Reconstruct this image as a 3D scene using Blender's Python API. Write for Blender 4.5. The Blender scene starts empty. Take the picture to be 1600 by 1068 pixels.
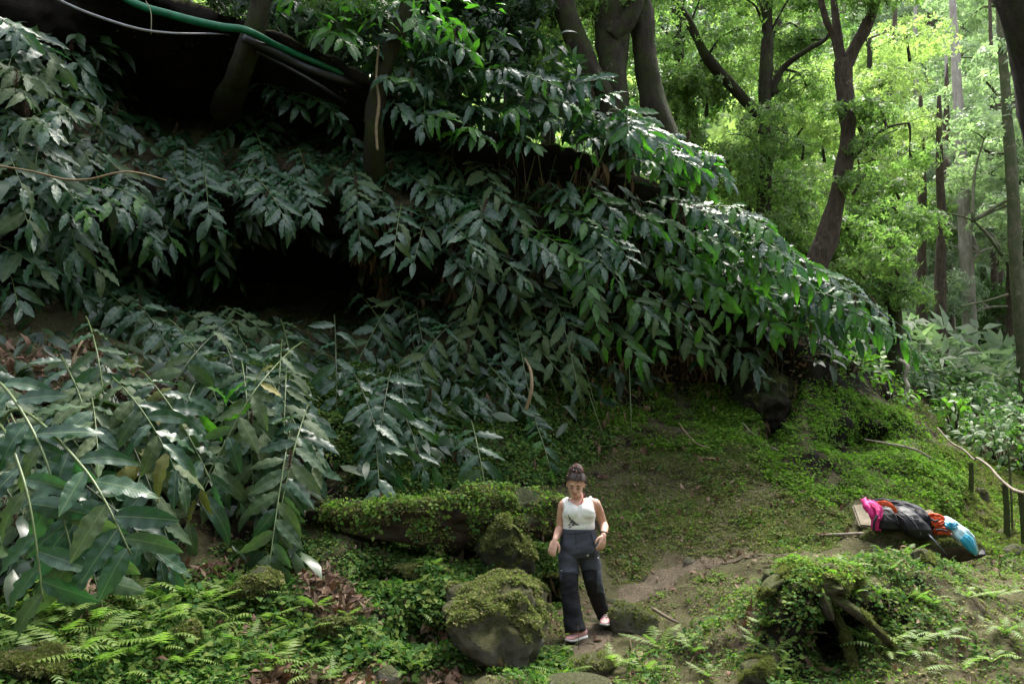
import bpy, bmesh, math, random
import numpy as np
from mathutils import Vector, Matrix, noise
from mathutils.bvhtree import BVHTree

random.seed(7)
rng = np.random.default_rng(7)
scene = bpy.context.scene
col = scene.collection

# ------------------------------------------------------------------ camera
PITCH = math.radians(7.5)
CAMZ = 1.8
cam_data = bpy.data.cameras.new('camera')
cam_data.lens = 28.0
cam_data.sensor_width = 36.0
cam_data.clip_start = 0.05
cam_data.clip_end = 400.0
cam = bpy.data.objects.new('camera', cam_data)
col.objects.link(cam)
cam.location = (0, 0, CAMZ)
cam.rotation_euler = (math.pi / 2 + PITCH, 0, 0)
scene.camera = cam

# ------------------------------------------------------------------ light
SUN_EL, SUN_AZ = math.radians(61), math.radians(26)     # azimuth clockwise from +Y (camera looks +Y)
world = bpy.data.worlds.new('World')
scene.world = world
world.use_nodes = True
wn = world.node_tree
wn.nodes.clear()
wo = wn.nodes.new('ShaderNodeOutputWorld')
bg = wn.nodes.new('ShaderNodeBackground')
sky = wn.nodes.new('ShaderNodeTexSky')
sky.sky_type = 'NISHITA'
sky.sun_disc = False
sky.sun_elevation = SUN_EL
sky.sun_rotation = SUN_AZ
sky.air_density = 1.0
sky.dust_density = 3.0
bg.inputs['Strength'].default_value = 0.15
hs = wn.nodes.new('ShaderNodeHueSaturation')          # thin cloud: the sky's blue is washed out evenly
hs.inputs['Saturation'].default_value = .42
wn.links.new(sky.outputs[0], hs.inputs['Color'])
wn.links.new(hs.outputs[0], bg.inputs['Color'])
wn.links.new(bg.outputs[0], wo.inputs['Surface'])
sun_data = bpy.data.lights.new('sun', 'SUN')
sun_data.energy = 2.9
sun_data.angle = math.radians(26)
sun_data.color = (1.0, 0.95, 0.86)
sun = bpy.data.objects.new('sun', sun_data)
col.objects.link(sun)
sdir = Vector((math.sin(SUN_AZ) * math.cos(SUN_EL), math.cos(SUN_AZ) * math.cos(SUN_EL), math.sin(SUN_EL)))
sun.rotation_euler = sdir.to_track_quat('Z', 'Y').to_euler()
sun.location = (10, 10, 40)
scene.view_settings.view_transform = 'Standard'
scene.view_settings.look = 'None'
scene.view_settings.exposure = 2.35
scene.view_settings.gamma = 1.0
scene.view_settings.use_curve_mapping = False
scene.cycles.max_bounces = 7
scene.cycles.diffuse_bounces = 3
scene.cycles.glossy_bounces = 2
scene.cycles.transmission_bounces = 5
scene.cycles.transparent_max_bounces = 8
scene.cycles.use_adaptive_sampling = True

# ------------------------------------------------------------------ helpers
F = 1600 * 28.0 / 36.0
CP, SP = math.cos(PITCH), math.sin(PITCH)
def P(px, py, Y):
    """world point at distance Y in front of the lens seen towards photo pixel (px, py)"""
    d = F * CP - SP * (534 - py)
    return Vector((Y * (px - 800) / d, Y, CAMZ + Y * (F * SP + CP * (534 - py)) / d))
def pix(v):
    """photo pixel of a world point (arrays too)"""
    x, y, z = v[..., 0], v[..., 1], v[..., 2] - CAMZ
    dep = np.maximum(y * CP + z * SP, 1e-3)
    return 800 + F * x / dep, 534 - F * (z * CP - y * SP) / dep
def S(px_, Y):
    return px_ * Y / F

def tag(o, label=None, cat=None, group=None, kind=None):
    if label: o['label'] = label
    if cat: o['category'] = cat
    if group: o['group'] = group
    if kind: o['kind'] = kind
    return o
def empty(name, loc, label=None, cat=None, group=None, rot=None):
    o = bpy.data.objects.new(name, None)
    o.empty_display_size = .1
    o.location = loc
    if rot: o.rotation_euler = rot
    col.objects.link(o)
    return tag(o, label, cat, group)
def link(name, me, parent=None, mat=None):
    o = bpy.data.objects.new(name, me)
    col.objects.link(o)
    if parent is not None:
        o.parent = parent
        if isinstance(parent.get('_o'), str): pass
    if mat is not None:
        for m in (mat if isinstance(mat, (list, tuple)) else [mat]):
            me.materials.append(m)
    return o
def mesh_np(name, V, Fl, smooth=True, mats=None):
    """V (n,3); Fl list of (m,k) int arrays (quads / tris)"""
    me = bpy.data.meshes.new(name)
    V = np.ascontiguousarray(V, dtype=np.float32)
    me.vertices.add(len(V))
    me.vertices.foreach_set('co', V.ravel())
    if not isinstance(Fl, (list, tuple)): Fl = [Fl]
    Fl = [np.asarray(f, dtype=np.int32) for f in Fl if len(f)]
    nl = sum(f.size for f in Fl); nf = sum(len(f) for f in Fl)
    me.loops.add(nl); me.polygons.add(nf)
    me.loops.foreach_set('vertex_index', np.concatenate([f.ravel() for f in Fl]))
    tot = np.concatenate([np.full(len(f), f.shape[1], dtype=np.int32) for f in Fl])
    st = np.concatenate([[0], np.cumsum(tot)[:-1]]).astype(np.int32)
    me.polygons.foreach_set('loop_start', st)
    me.polygons.foreach_set('loop_total', tot)
    me.update(calc_edges=True)
    if smooth: me.polygons.foreach_set('use_smooth', np.ones(nf, dtype=bool))
    if mats:
        for m in mats: me.materials.append(m)
    return me
def scatter(name, tmpls, pos, rot, scl, pick=None, mats=None, smooth=True, parent=None):
    """joined copies: tmpls list of (V, Fl, matidx) ; pos (n,3) rot (n,3,3) scl (n,) or (n,3)"""
    n = len(pos)
    if pick is None: pick = rng.integers(0, len(tmpls), n)
    scl = np.asarray(scl)
    if scl.ndim == 1: scl = np.repeat(scl[:, None], 3, 1)
    Vs, Q, T, off = [], [], [], 0
    MQ, MT = [], []
    for i, t in enumerate(tmpls):
        V, Fs = t[0], t[1]
        mi = t[2] if len(t) > 2 else 0
        idx = np.nonzero(pick == i)[0]
        if not len(idx): continue
        vv = V[None] * scl[idx][:, None, :]
        W = np.einsum('nij,nvj->nvi', rot[idx], vv) + pos[idx][:, None, :]
        Vs.append(W.reshape(-1, 3))
        base = off + np.arange(len(idx))[:, None, None] * len(V)
        for f in Fs:
            f = np.asarray(f)
            if not len(f): continue
            g = (f[None] + base).reshape(-1, f.shape[1])
            if f.shape[1] == 4: Q.append(g); MQ.append(np.full(len(g), mi))
            else: T.append(g); MT.append(np.full(len(g), mi))
        off += len(idx) * len(V)
    Fl = []
    mm = []
    if Q: Fl.append(np.concatenate(Q)); mm.append(np.concatenate(MQ))
    if T: Fl.append(np.concatenate(T)); mm.append(np.concatenate(MT))
    me = mesh_np(name, np.concatenate(Vs), Fl, smooth, mats)
    mi = np.concatenate(mm).astype(np.int32)
    if mi.any(): me.polygons.foreach_set('material_index', mi)
    o = bpy.data.objects.new(name, me)
    col.objects.link(o)
    if parent is not None: o.parent = parent
    return o
def nrm(a):
    return a / np.maximum(np.linalg.norm(a, axis=-1, keepdims=True), 1e-9)
def frames(x, up):
    """rotation matrices with columns x (given), y, z (closest to up)"""
    x = nrm(np.asarray(x, float)); up = np.broadcast_to(np.asarray(up, float), x.shape)
    y = nrm(np.cross(up, x)); z = np.cross(x, y)
    return np.stack([x, y, z], axis=-1)
def rand_unit(n):
    v = rng.normal(size=(n, 3)); return nrm(v)
def tube_vf(pts, rad, sides=8, cap=True, lump=0.0, seed=0, flat=1.0):
    pts = [Vector(p) for p in pts]; n = len(pts)
    if not hasattr(rad, '__len__'): rad = [rad] * n
    V = []; up = None
    for i, p in enumerate(pts):
        t = (pts[min(i + 1, n - 1)] - pts[max(i - 1, 0)])
        if t.length < 1e-9: t = Vector((0, 0, 1))
        t.normalize()
        if up is None:
            up = Vector((0, 0, 1)) if abs(t.z) < .9 else Vector((0, 1, 0))
        a = t.cross(up)
        if a.length < 1e-4: a = t.orthogonal()
        a.normalize(); b = a.cross(t).normalized(); up = b
        for k in range(sides):
            th = 2 * math.pi * k / sides
            r = rad[i]
            if lump:
                q = p * 1.7 + Vector((math.cos(th), math.sin(th), seed)) * 1.1
                r *= 1 + lump * noise.noise(q) + lump * .5 * noise.noise(q * 3.1)
            V.append(p + a * (math.cos(th) * r) + b * (math.sin(th) * r * flat))
    Q = []
    for i in range(n - 1):
        for k in range(sides):
            k2 = (k + 1) % sides
            Q.append((i * sides + k, i * sides + k2, (i + 1) * sides + k2, (i + 1) * sides + k))
    T = []
    if cap:
        V.append(pts[0]); V.append(pts[-1])
        c0, c1 = len(V) - 2, len(V) - 1
        for k in range(sides):
            k2 = (k + 1) % sides
            T.append((c0, k2, k)); T.append((c1, (n - 1) * sides + k, (n - 1) * sides + k2))
    return np.array([tuple(v) for v in V]), [np.array(Q), np.array(T).reshape(-1, 3)]
def join_vf(parts):
    Vs, Q, T, off = [], [], [], 0
    for V, Fs in parts:
        Vs.append(V)
        for f in Fs:
            f = np.asarray(f)
            if len(f): (Q if f.shape[1] == 4 else T).append(f + off)
        off += len(V)
    return np.concatenate(Vs), [np.concatenate(Q) if Q else np.zeros((0, 4), int), np.concatenate(T) if T else np.zeros((0, 3), int)]
def smooth_path(pts, n):
    """Catmull-Rom through pts"""
    pts = [Vector(p) for p in pts]; out = []
    m = len(pts) - 1
    for i in range(n):
        s = i / (n - 1) * m; k = min(int(s), m - 1); f = s - k
        p0, p1, p2, p3 = pts[max(k - 1, 0)], pts[k], pts[k + 1], pts[min(k + 2, m)]
        out.append(.5 * ((2 * p1) + (p2 - p0) * f + (2 * p0 - 5 * p1 + 4 * p2 - p3) * f * f + (3 * p1 - p0 - 3 * p2 + p3) * f ** 3))
    return out
def lerp_list(vals, n):
    return list(np.interp(np.linspace(0, len(vals) - 1, n), np.arange(len(vals)), vals))
def tube(name, pts, rad, mat, parent=None, sides=8, n=None, lump=0.0, seed=0, flat=1.0):
    if n:
        rad = lerp_list(rad if hasattr(rad, '__len__') else [rad, rad], n)
        pts = smooth_path(pts, n)
    if parent is not None:
        o = Vector(parent.location); pts = [Vector(p) - o for p in pts]
    V, Fs = tube_vf(pts, rad, sides, True, lump, seed, flat)
    return link(name, mesh_np(name, V, Fs), parent, mat)

# ------------------------------------------------------------------ materials
def nodes(name):
    m = bpy.data.materials.new(name); m.use_nodes = True
    nt = m.node_tree; b = nt.nodes['Principled BSDF']; out = nt.nodes['Material Output']
    return m, nt, b, out
def ramp(nt, src, stops):
    r = nt.nodes.new('ShaderNodeValToRGB')
    while len(r.color_ramp.elements) < len(stops): r.color_ramp.elements.new(0.5)
    for e, (p_, c) in zip(r.color_ramp.elements, stops):
        e.position = p_; e.color = (*c, 1)
    nt.links.new(src, r.inputs[0]); return r.outputs[0]
def noise_tex(nt, scale, detail=6, rough=.6, coord=None, dist=0):
    n = nt.nodes.new('ShaderNodeTexNoise')
    n.inputs['Scale'].default_value = scale; n.inputs['Detail'].default_value = detail
    n.inputs['Roughness'].default_value = rough; n.inputs['Distortion'].default_value = dist
    if coord is None:
        tc = nt.nodes.new('ShaderNodeTexCoord'); coord = tc.outputs['Object']
    nt.links.new(coord, n.inputs['Vector']); return n.outputs[0]
def mixc(nt, f, a, b, mode='MIX'):
    m = nt.nodes.new('ShaderNodeMix'); m.data_type = 'RGBA'; m.blend_type = mode
    for s, v in ((m.inputs[0], f), (m.inputs[6], a), (m.inputs[7], b)):
        if hasattr(v, 'is_linked') or hasattr(v, 'links'): nt.links.new(v, s)
        elif isinstance(v, tuple): s.default_value = (*v, 1)
        else: s.default_value = v
    return m.outputs[2]
def bump(nt, b, h, strength=.5, dist=.02):
    n = nt.nodes.new('ShaderNodeBump'); n.inputs['Strength'].default_value = strength; n.inputs['Distance'].default_value = dist
    nt.links.new(h, n.inputs['Height']); nt.links.new(n.outputs[0], b.inputs['Normal'])
    return n
def leaf_mat(name, cols, rough=.4, trans=.35, tcol=None, spec=.5, rand='island', vein=False):
    """cols: list of colours picked at random per leaf; trans share of light let through"""
    m, nt, b, out = nodes(name)
    if rand == 'island':
        g = nt.nodes.new('ShaderNodeNewGeometry'); r = g.outputs['Random Per Island']
    else:
        g = nt.nodes.new('ShaderNodeObjectInfo'); r = g.outputs['Random']
    c = ramp(nt, r, [(i / max(len(cols) - 1, 1), q) for i, q in enumerate(cols)])
    nz = noise_tex(nt, 9, 3)
    c = mixc(nt, .35, c, ramp(nt, nz, [(.3, (.35, .35, .35)), (.7, (1.4, 1.4, 1.3))]), 'MULTIPLY')
    nt.links.new(c, b.inputs['Base Color'])
    b.inputs['Roughness'].default_value = rough
    b.inputs['Specular IOR Level'].default_value = spec
    tr = nt.nodes.new('ShaderNodeBsdfTranslucent')
    if tcol is None:
        k = mixc(nt, 1.0, c, (1.45, 1.9, 1.1), 'MULTIPLY')
        nt.links.new(k, tr.inputs[0])
    else: tr.inputs[0].default_value = (*tcol, 1)
    mx = nt.nodes.new('ShaderNodeMixShader'); mx.inputs[0].default_value = trans
    nt.links.new(b.outputs[0], mx.inputs[1]); nt.links.new(tr.outputs[0], mx.inputs[2])
    nt.links.new(mx.outputs[0], out.inputs[0])
    if vein:                                   # pale midrib and slanting side veins, in the leaf's own coordinates
        tc = nt.nodes.new('ShaderNodeTexCoord'); sx = nt.nodes.new('ShaderNodeSeparateXYZ'); nt.links.new(tc.outputs['Object'], sx.inputs[0])
        ab = nt.nodes.new('ShaderNodeMath'); ab.operation = 'ABSOLUTE'; nt.links.new(sx.outputs[1], ab.inputs[0])
        m1 = nt.nodes.new('ShaderNodeMath'); m1.operation = 'MULTIPLY_ADD'; m1.inputs[1].default_value = -1.1; nt.links.new(ab.outputs[0], m1.inputs[0]); nt.links.new(sx.outputs[0], m1.inputs[2])
        m2 = nt.nodes.new('ShaderNodeMath'); m2.operation = 'MULTIPLY'; m2.inputs[1].default_value = 105; nt.links.new(m1.outputs[0], m2.inputs[0])
        m3 = nt.nodes.new('ShaderNodeMath'); m3.operation = 'SINE'; nt.links.new(m2.outputs[0], m3.inputs[0])
        m4 = nt.nodes.new('ShaderNodeMath'); m4.operation = 'MULTIPLY_ADD'; m4.inputs[1].default_value = .22; nt.links.new(m3.outputs[0], m4.inputs[0]); nt.links.new(noise_tex(nt, 17, 4), m4.inputs[2])
        bump(nt, b, m4.outputs[0], .13, .006)
        mr = ramp(nt, ab.outputs[0], [(.003, (1, 1, 1)), (.009, (0, 0, 0))])
        nt.links.new(mixc(nt, mr, c, mixc(nt, .7, c, (.20, .26, .10))), b.inputs['Base Color'])
    return m
def plain(name, c, rough=.6, spec=.4, metal=0, var=.25, scale=20, bmp=.0, bscale=60, sheen=0):
    m, nt, b, out = nodes(name)
    nz = noise_tex(nt, scale, 5)
    lo = tuple(x * (1 - var) for x in c); hi = tuple(min(x * (1 + var), 1) for x in c)
    nt.links.new(ramp(nt, nz, [(.3, lo), (.7, hi)]), b.inputs['Base Color'])
    b.inputs['Roughness'].default_value = rough; b.inputs['Metallic'].default_value = metal
    b.inputs['Specular IOR Level'].default_value = spec
    if bmp: bump(nt, b, noise_tex(nt, bscale, 6), bmp, .01)
    return m
def rock_mat(name, dark, light, moss=(.07, .085, .018), moss_amt=.5, scale=5, up=1.0):
    """stone with moss growing where it faces up"""
    m, nt, b, out = nodes(name)
    base = ramp(nt, noise_tex(nt, scale, 9, .65), [(.3, dark), (.5, tuple((a + c) / 2 for a, c in zip(dark, light))), (.72, light)])
    g = nt.nodes.new('ShaderNodeNewGeometry'); sp = nt.nodes.new('ShaderNodeSeparateXYZ'); nt.links.new(g.outputs['Normal'], sp.inputs[0])
    n2 = noise_tex(nt, scale * .8, 7, .7)
    a = nt.nodes.new('ShaderNodeMath'); a.operation = 'MULTIPLY_ADD'; a.inputs[1].default_value = .55 * up
    nt.links.new(sp.outputs[2], a.inputs[0]); nt.links.new(n2, a.inputs[2])
    th = 1.0 - moss_amt
    f = ramp(nt, a.outputs[0], [(max(th - .08, 0), (0, 0, 0)), (min(th + .12, 1), (1, 1, 1))])
    mc = ramp(nt, noise_tex(nt, 45, 4), [(.3, tuple(x * .55 for x in moss)), (.7, tuple(x * 1.35 for x in moss))])
    nt.links.new(mixc(nt, f, base, mc), b.inputs['Base Color'])
    b.inputs['Roughness'].default_value = .85; b.inputs['Specular IOR Level'].default_value = .3
    hs = mixc(nt, f, noise_tex(nt, 14, 12, .78), noise_tex(nt, 140, 4))
    bump(nt, b, hs, 1.0, .07)
    return m
# ------------------------------------------------------------------ terrain: one sheet through measured profiles
COLS = {
 -900: [(1068,3.6),(880,4.2),(720,4.8),(560,5.2),(420,5.8),(260,5.9),(90,6.2),(-180,6.3)],
 -250: [(1068,4.2),(880,5.0),(720,5.6),(560,6.0),(420,6.8),(260,6.9),(90,7.2),(-120,7.2)],
 0: [(1068,4.6),(900,5.5),(740,6.1),(575,6.6),(450,7.8),(270,7.2),(120,7.9),(-80,7.8)],
 130: [(1068,4.8),(915,5.6),(755,6.3),(570,7.0),(450,8.6),(270,8.0),(130,9.2),(-30,8.3)],
 250: [(1068,5.0),(930,5.8),(780,6.5),(590,7.3),(440,10.6),(300,8.7),(150,11.8),(0,8.7)],
 400: [(1068,5.2),(940,6.0),(810,6.8),(600,7.7),(440,12.2),(310,9.1),(170,12.4),(40,9.0)],
 520: [(1068,5.4),(950,6.2),(830,7.0),(620,8.0),(450,12.0),(310,9.3),(200,11.6),(95,9.3)],
 650: [(1068,5.6),(960,6.4),(850,7.3),(670,8.4),(470,10.3),(340,9.5),(250,10.6),(170,9.5)],
 800: [(1068,5.8),(975,6.7),(865,7.6),(700,8.8),(530,10.2),(380,9.8),(290,10.3),(215,9.8)],
 920: [(1068,5.9),(960,7.3),(868,8.2),(700,9.5),(570,10.3),(400,10.1),(300,10.3),(245,10.1)],
 1050: [(1068,5.9),(955,7.2),(875,8.2),(690,10.0),(590,11.0),(450,10.6),(370,10.7),(310,10.7)],
 1180: [(1068,5.7),(935,6.6),(862,8.0),(700,9.8),(600,11.3),(500,10.7),(440,10.8),(400,11.0)],
 1215: [(1068,5.65),(916,6.2),(858,8.1),(705,9.7),(610,11.2),(535,10.8),(480,10.9),(450,11.2)],
 1260: [(1068,5.75),(898,6.1),(852,8.2),(700,9.7),(600,10.7),(550,11.0),(515,11.2),(490,11.5)],
 1350: [(1068,5.8),(908,6.3),(855,8.3),(750,9.5),(660,10.8),(610,11.8),(585,12.4),(570,13.0)],
 1450: [(1068,5.6),(905,6.8),(862,8.3),(790,9.2),(720,10.2),(680,12),(650,15),(620,19)],
 1530: [(1068,5.6),(915,6.8),(875,8.3),(835,9.2),(790,10.3),(710,12.5),(660,16),(628,20)],
 1600: [(1068,5.6),(925,6.8),(885,8.3),(850,9.3),(810,10.5),(730,12.5),(665,16),(628,20)],
 1900: [(1068,5.6),(925,6.8),(885,8.3),(850,9.3),(810,10.5),(730,12.5),(660,16),(620,20)],
 2700: [(1068,5.6),(925,6.8),(885,8.3),(850,9.3),(810,10.5),(720,12.5),(640,16),(590,20)],
}
cpx = sorted(COLS)
K = []
for c in cpx:
    kn = [P(c, py, Y) for py, Y in COLS[c]]
    b = kn[0]
    pre = [Vector((b.x * 3.0, -40, 16)), Vector((b.x * 1.5, -12, 1.0)), Vector((b.x * 1.1, 0, .1)), Vector((b.x * 1.02, b.y * .6, .1 + (b.z - .1) * .45))]  # ground raised behind the camera to block low sky light
    e = kn[-1]; a = e.x / e.y
    drop = 0.3 if c <= 1050 else (1.3 if c < 1400 else 0)
    pts = pre + kn + [Vector((a * (e.y + 3), e.y + 3, e.z - drop)),
                      Vector((a * 27, 27, 4.6 if c > 1100 else 5.6)), Vector((a * 48, 48, 20)), Vector((a * 95, 95, 72))]
    K.append([tuple(p) for p in pts])
K = np.array(K)                     # (cols, knots, 3)
def cr(A, s):
    """Catmull-Rom along axis 0 at parameters s"""
    n = len(A); k = np.clip(s.astype(int), 0, n - 2); f = (s - k)
    sh = (-1,) + (1,) * (A.ndim - 1); f = f.reshape(sh)
    p0, p1, p2, p3 = A[np.maximum(k - 1, 0)], A[k], A[k + 1], A[np.minimum(k + 2, n - 1)]
    sm = .5 * ((2 * p1) + (p2 - p0) * f + (2 * p0 - 5 * p1 + 4 * p2 - p3) * f * f + (3 * p1 - p0 - 3 * p2 + p3) * f ** 3)
    return .6 * sm + .4 * (p1 + (p2 - p1) * f)
su = np.interp(np.concatenate([np.linspace(-900, -60, 40), np.linspace(-50, 1650, 270), np.linspace(1680, 2700, 30)]), cpx, np.arange(len(cpx)))
nk = K.shape[1]
sv = np.concatenate([np.linspace(0, 4, 30, endpoint=False), np.linspace(4, 11, 215, endpoint=False), np.linspace(11, nk - 1, 40)])
G = cr(K, su)                       # (U, knots, 3)
G = np.swapaxes(cr(np.swapaxes(G, 0, 1), sv), 0, 1)   # (U, V, 3)
NU, NV = G.shape[:2]
du = np.gradient(G, axis=0); dv = np.gradient(G, axis=1)
N = nrm(np.cross(du, dv)); N[N[..., 2] < -.2] *= 1
PATH = [P(930, 1068, 5.9), P(915, 1010, 6.8), P(955, 965, 7.3), P(1000, 920, 7.75), P(1060, 890, 8.1), P(1110, 876, 8.3), P(1170, 868, 8.5), P(1215, 866, 8.6)]
PXY = np.array([(p.x, p.y) for p in smooth_path(PATH, 80)])
def path_dist(xy):
    xy = np.asarray(xy)[..., :2]
    d = np.full(xy.shape[:-1], 9.0)
    for q in PXY[:68]: d = np.minimum(d, np.hypot(xy[..., 0] - q[0], xy[..., 1] - q[1]))
    return d
pd = path_dist(G)
flat = np.clip((pd - .25) / .6, .15, 1)
ppx, ppy = pix(G)
cliff = np.clip(1 - N[..., 2] * 1.2, 0, 1)
D = np.zeros((NU, NV))
Gf = G.reshape(-1, 3); Df = D.ravel(); ff = flat.ravel(); cf = cliff.ravel()
for i in range(len(Gf)):
    p = Vector(Gf[i])
    if p.y > 35: continue
    a = noise.noise(p * .9) * .16 + noise.noise(p * 2.6 + Vector((5, 0, 0))) * .075
    h = noise.noise(p * 6.0) * .05 + noise.noise(p * 15.0) * .02
    if cf[i] > .35: a += noise.ridged_multi_fractal(Vector((p.x * .9, p.y * .9, p.z * 2.2)), 1.0, 2.1, 4, 1.0, 2.0) * .10 * cf[i] - .1 * cf[i]
    Df[i] = a * ff[i] + h * (.4 + .6 * ff[i])
Df = Df.reshape(NU, NV)
near = G[..., 1] < 4.2
Df[near] *= .4
lowl = ((ppx < 900) & (ppy > 800) & (ppx > -200)).astype(float) * flat
bump_l = np.array([noise.noise(Vector((q[0] * 1.7, q[1] * 1.7, 8.0))) for q in G.reshape(-1, 3)]).reshape(NU, NV)
G2 = G + N * (Df + lowl * (.16 * bump_l))[..., None]
qx_, qy_ = pix(G2)
for hx, hy, rx, ry, dep in [(1312, 1000, 40, 48, .6), (852, 925, 34, 26, .5), (722, 858, 46, 26, .45), (850, 832, 34, 20, .45), (600, 905, 60, 16, .25), (1215, 650, 22, 55, .5), (1345, 690, 60, 22, .35), (640, 1000, 60, 30, .3), (190, 905, 60, 30, .3), (420, 900, 40, 16, .2)]:
    e = np.exp(-(((qx_ - hx) / rx) ** 2 + ((qy_ - hy) / ry) ** 2) ** 2 * .9) * (G2[..., 1] < 13) * (G2[..., 1] > 3)
    G2[..., 1] += e * dep; G2[..., 2] -= e * dep * .35
# hollows under the stump, under the ledge and under the old log
ii = (np.arange(NU - 1)[:, None] * NV + np.arange(NV - 1)[None]).ravel()
QUADS = np.stack([ii, ii + NV, ii + NV + 1, ii + 1], 1)
TV = G2.reshape(-1, 3)
gm, nt, b, out = nodes('forest_soil')
g = nt.nodes.new('ShaderNodeNewGeometry'); sp = nt.nodes.new('ShaderNodeSeparateXYZ'); nt.links.new(g.outputs['Normal'], sp.inputs[0])
soil = ramp(nt, noise_tex(nt, 7, 10, .7), [(.25, (.022, .015, .010)), (.5, (.055, .039, .025)), (.75, (.11, .082, .055))])
lit = ramp(nt, noise_tex(nt, 42, 5, .8), [(.45, (.0, .0, .0)), (.62, (1, 1, 1))])
soil = mixc(nt, lit, soil, ramp(nt, noise_tex(nt, 20, 3), [(.3, (.08, .055, .035)), (.7, (.20, .155, .11))]))
moss = ramp(nt, noise_tex(nt, 60, 5, .7), [(.3, (.045, .046, .020)), (.7, (.125, .122, .055))])
n3 = noise_tex(nt, 1.6, 6, .65)
ma = nt.nodes.new('ShaderNodeMath'); ma.operation = 'MULTIPLY_ADD'; ma.inputs[1].default_value = .5
nt.links.new(sp.outputs[2], ma.inputs[0]); nt.links.new(n3, ma.inputs[2])
mf = ramp(nt, ma.outputs[0], [(.70, (0, 0, 0)), (.95, (.85, .85, .85))])
steep = ramp(nt, sp.outputs[2], [(.48, (1, 1, 1)), (.74, (0, 0, 0))])          # dark rock on steep faces, with hollow and ledge shade painted in
rock_shade = ramp(nt, noise_tex(nt, 5, 9, .7), [(.35, (.007, .006, .005)), (.6, (.018, .014, .010)), (.8, (.045, .034, .024))])
nt.links.new(mixc(nt, steep, mixc(nt, mf, soil, moss), rock_shade), b.inputs['Base Color'])
b.inputs['Roughness'].default_value = .95; b.inputs['Specular IOR Level'].default_value = .15
bump(nt, b, noise_tex(nt, 55, 8, .75), 1.0, .03)
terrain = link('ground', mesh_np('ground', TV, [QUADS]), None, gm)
tag(terrain, kind='structure')
BVH = BVHTree.FromPolygons([tuple(v) for v in TV], [tuple(q) for q in QUADS.tolist()])
CAMP = Vector((0, 0, CAMZ))
def hit(px, py, near=0):
    """where the line of sight through a photo pixel meets the ground"""
    d = (P(px, py, 10) - CAMP).normalized()
    h = BVH.ray_cast(CAMP + d * near, d)
    return (h[0], h[1]) if h[0] is not None else (P(px, py, 20), Vector((0, -1, 0)))
def drop(x, y, z=8.0):
    """ground height under a point (first surface below z)"""
    h = BVH.ray_cast(Vector((x, y, z)), Vector((0, 0, -1)))
    return h[0].z if h[0] is not None else 0.0
PATH = [hit(x_, y_)[0] for x_, y_ in [(925, 1062), (915, 1012), (950, 968), (998, 926), (1050, 896), (1105, 880), (1160, 872), (1205, 868)]]
PXY = np.array([(p.x, p.y) for p in smooth_path(PATH, 80)])
# triangles for area-true scattering
TA, TB, TC, TD = (TV[QUADS[:, k]] for k in range(4))
QA = .5 * np.linalg.norm(np.cross(TC - TA, TD - TB), axis=1)
QN = nrm(np.cross(TC - TA, TD - TB))
QC = (TA + TB + TC + TD) / 4
if (QN[:, 2] > 0).mean() < .5: QN = -QN
QPX, QPY = pix(QC)
QFACE = np.einsum('ij,ij->i', QN, nrm(np.array([0, 0, CAMZ]) - QC))
def sample_ground(n, weight):
    """n points on the ground, weight per quad (zone density)"""
    w = QA * weight; w = w / w.sum()
    k = rng.choice(len(QUADS), n, p=w)
    u, v = rng.random(n)[:, None], rng.random(n)[:, None]
    p = (TA[k] * (1 - u) + TB[k] * u) * (1 - v) + (TD[k] * (1 - u) + TC[k] * u) * v
    return p, QN[k], k
def in_poly(px, py, poly):
    x, y = np.asarray(px), np.asarray(py); r = np.zeros(x.shape, bool); n = len(poly)
    for i in range(n):
        x1, y1 = poly[i]; x2, y2 = poly[(i + 1) % n]
        if y1 == y2: continue
        c = ((y1 > y) != (y2 > y)) & (x < (x2 - x1) * (y - y1) / (y2 - y1) + x1)
        r ^= c
    return r
# the trodden path: a strip of earth lying a few mm above the ground
pth = smooth_path(PATH, 90)
PV, W = [], 11
for i, p in enumerate(pth):
    t = (pth[min(i + 1, 89)] - pth[max(i - 1, 0)]); t.z = 0; t.normalize(); s = Vector((t.y, -t.x, 0))
    w = .17 + .1 * noise.noise(Vector((i * .13, 0, 0))) - .18 * max(0, (i - 45) / 45)
    for k in range(W):
        f = (k / (W - 1) * 2 - 1)
        q = p + s * (f * (w + .1 * noise.noise(Vector((i * .35, f * 2, 3)))))
        PV.append((q.x, q.y, drop(q.x, q.y, p.z + 1.0) + .012 - .022 * abs(f) ** 4 + .012 * noise.noise(Vector((q.x * 20, q.y * 20, 0)))))
PQ = [(i * W + k, i * W + k + 1, (i + 1) * W + k + 1, (i + 1) * W + k) for i in range(89) for k in range(W - 1)]
pm, nt, b, out = nodes('path_earth')
e1 = ramp(nt, noise_tex(nt, 9, 8, .7), [(.3, (.050, .038, .024)), (.7, (.125, .100, .066))])
e2 = ramp(nt, noise_tex(nt, 70, 4, .8), [(.5, (0, 0, 0)), (.62, (1, 1, 1))])
nt.links.new(mixc(nt, e2, e1, (.20, .165, .115)), b.inputs['Base Color'])
b.inputs['Roughness'].default_value = .95; b.inputs['Specular IOR Level'].default_value = .15
bump(nt, b, noise_tex(nt, 90, 8, .75), .9, .02)
tag(link('dirt_path', mesh_np('dirt_path', np.array(PV), [np.array(PQ)]), None, pm), kind='structure')
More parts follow.
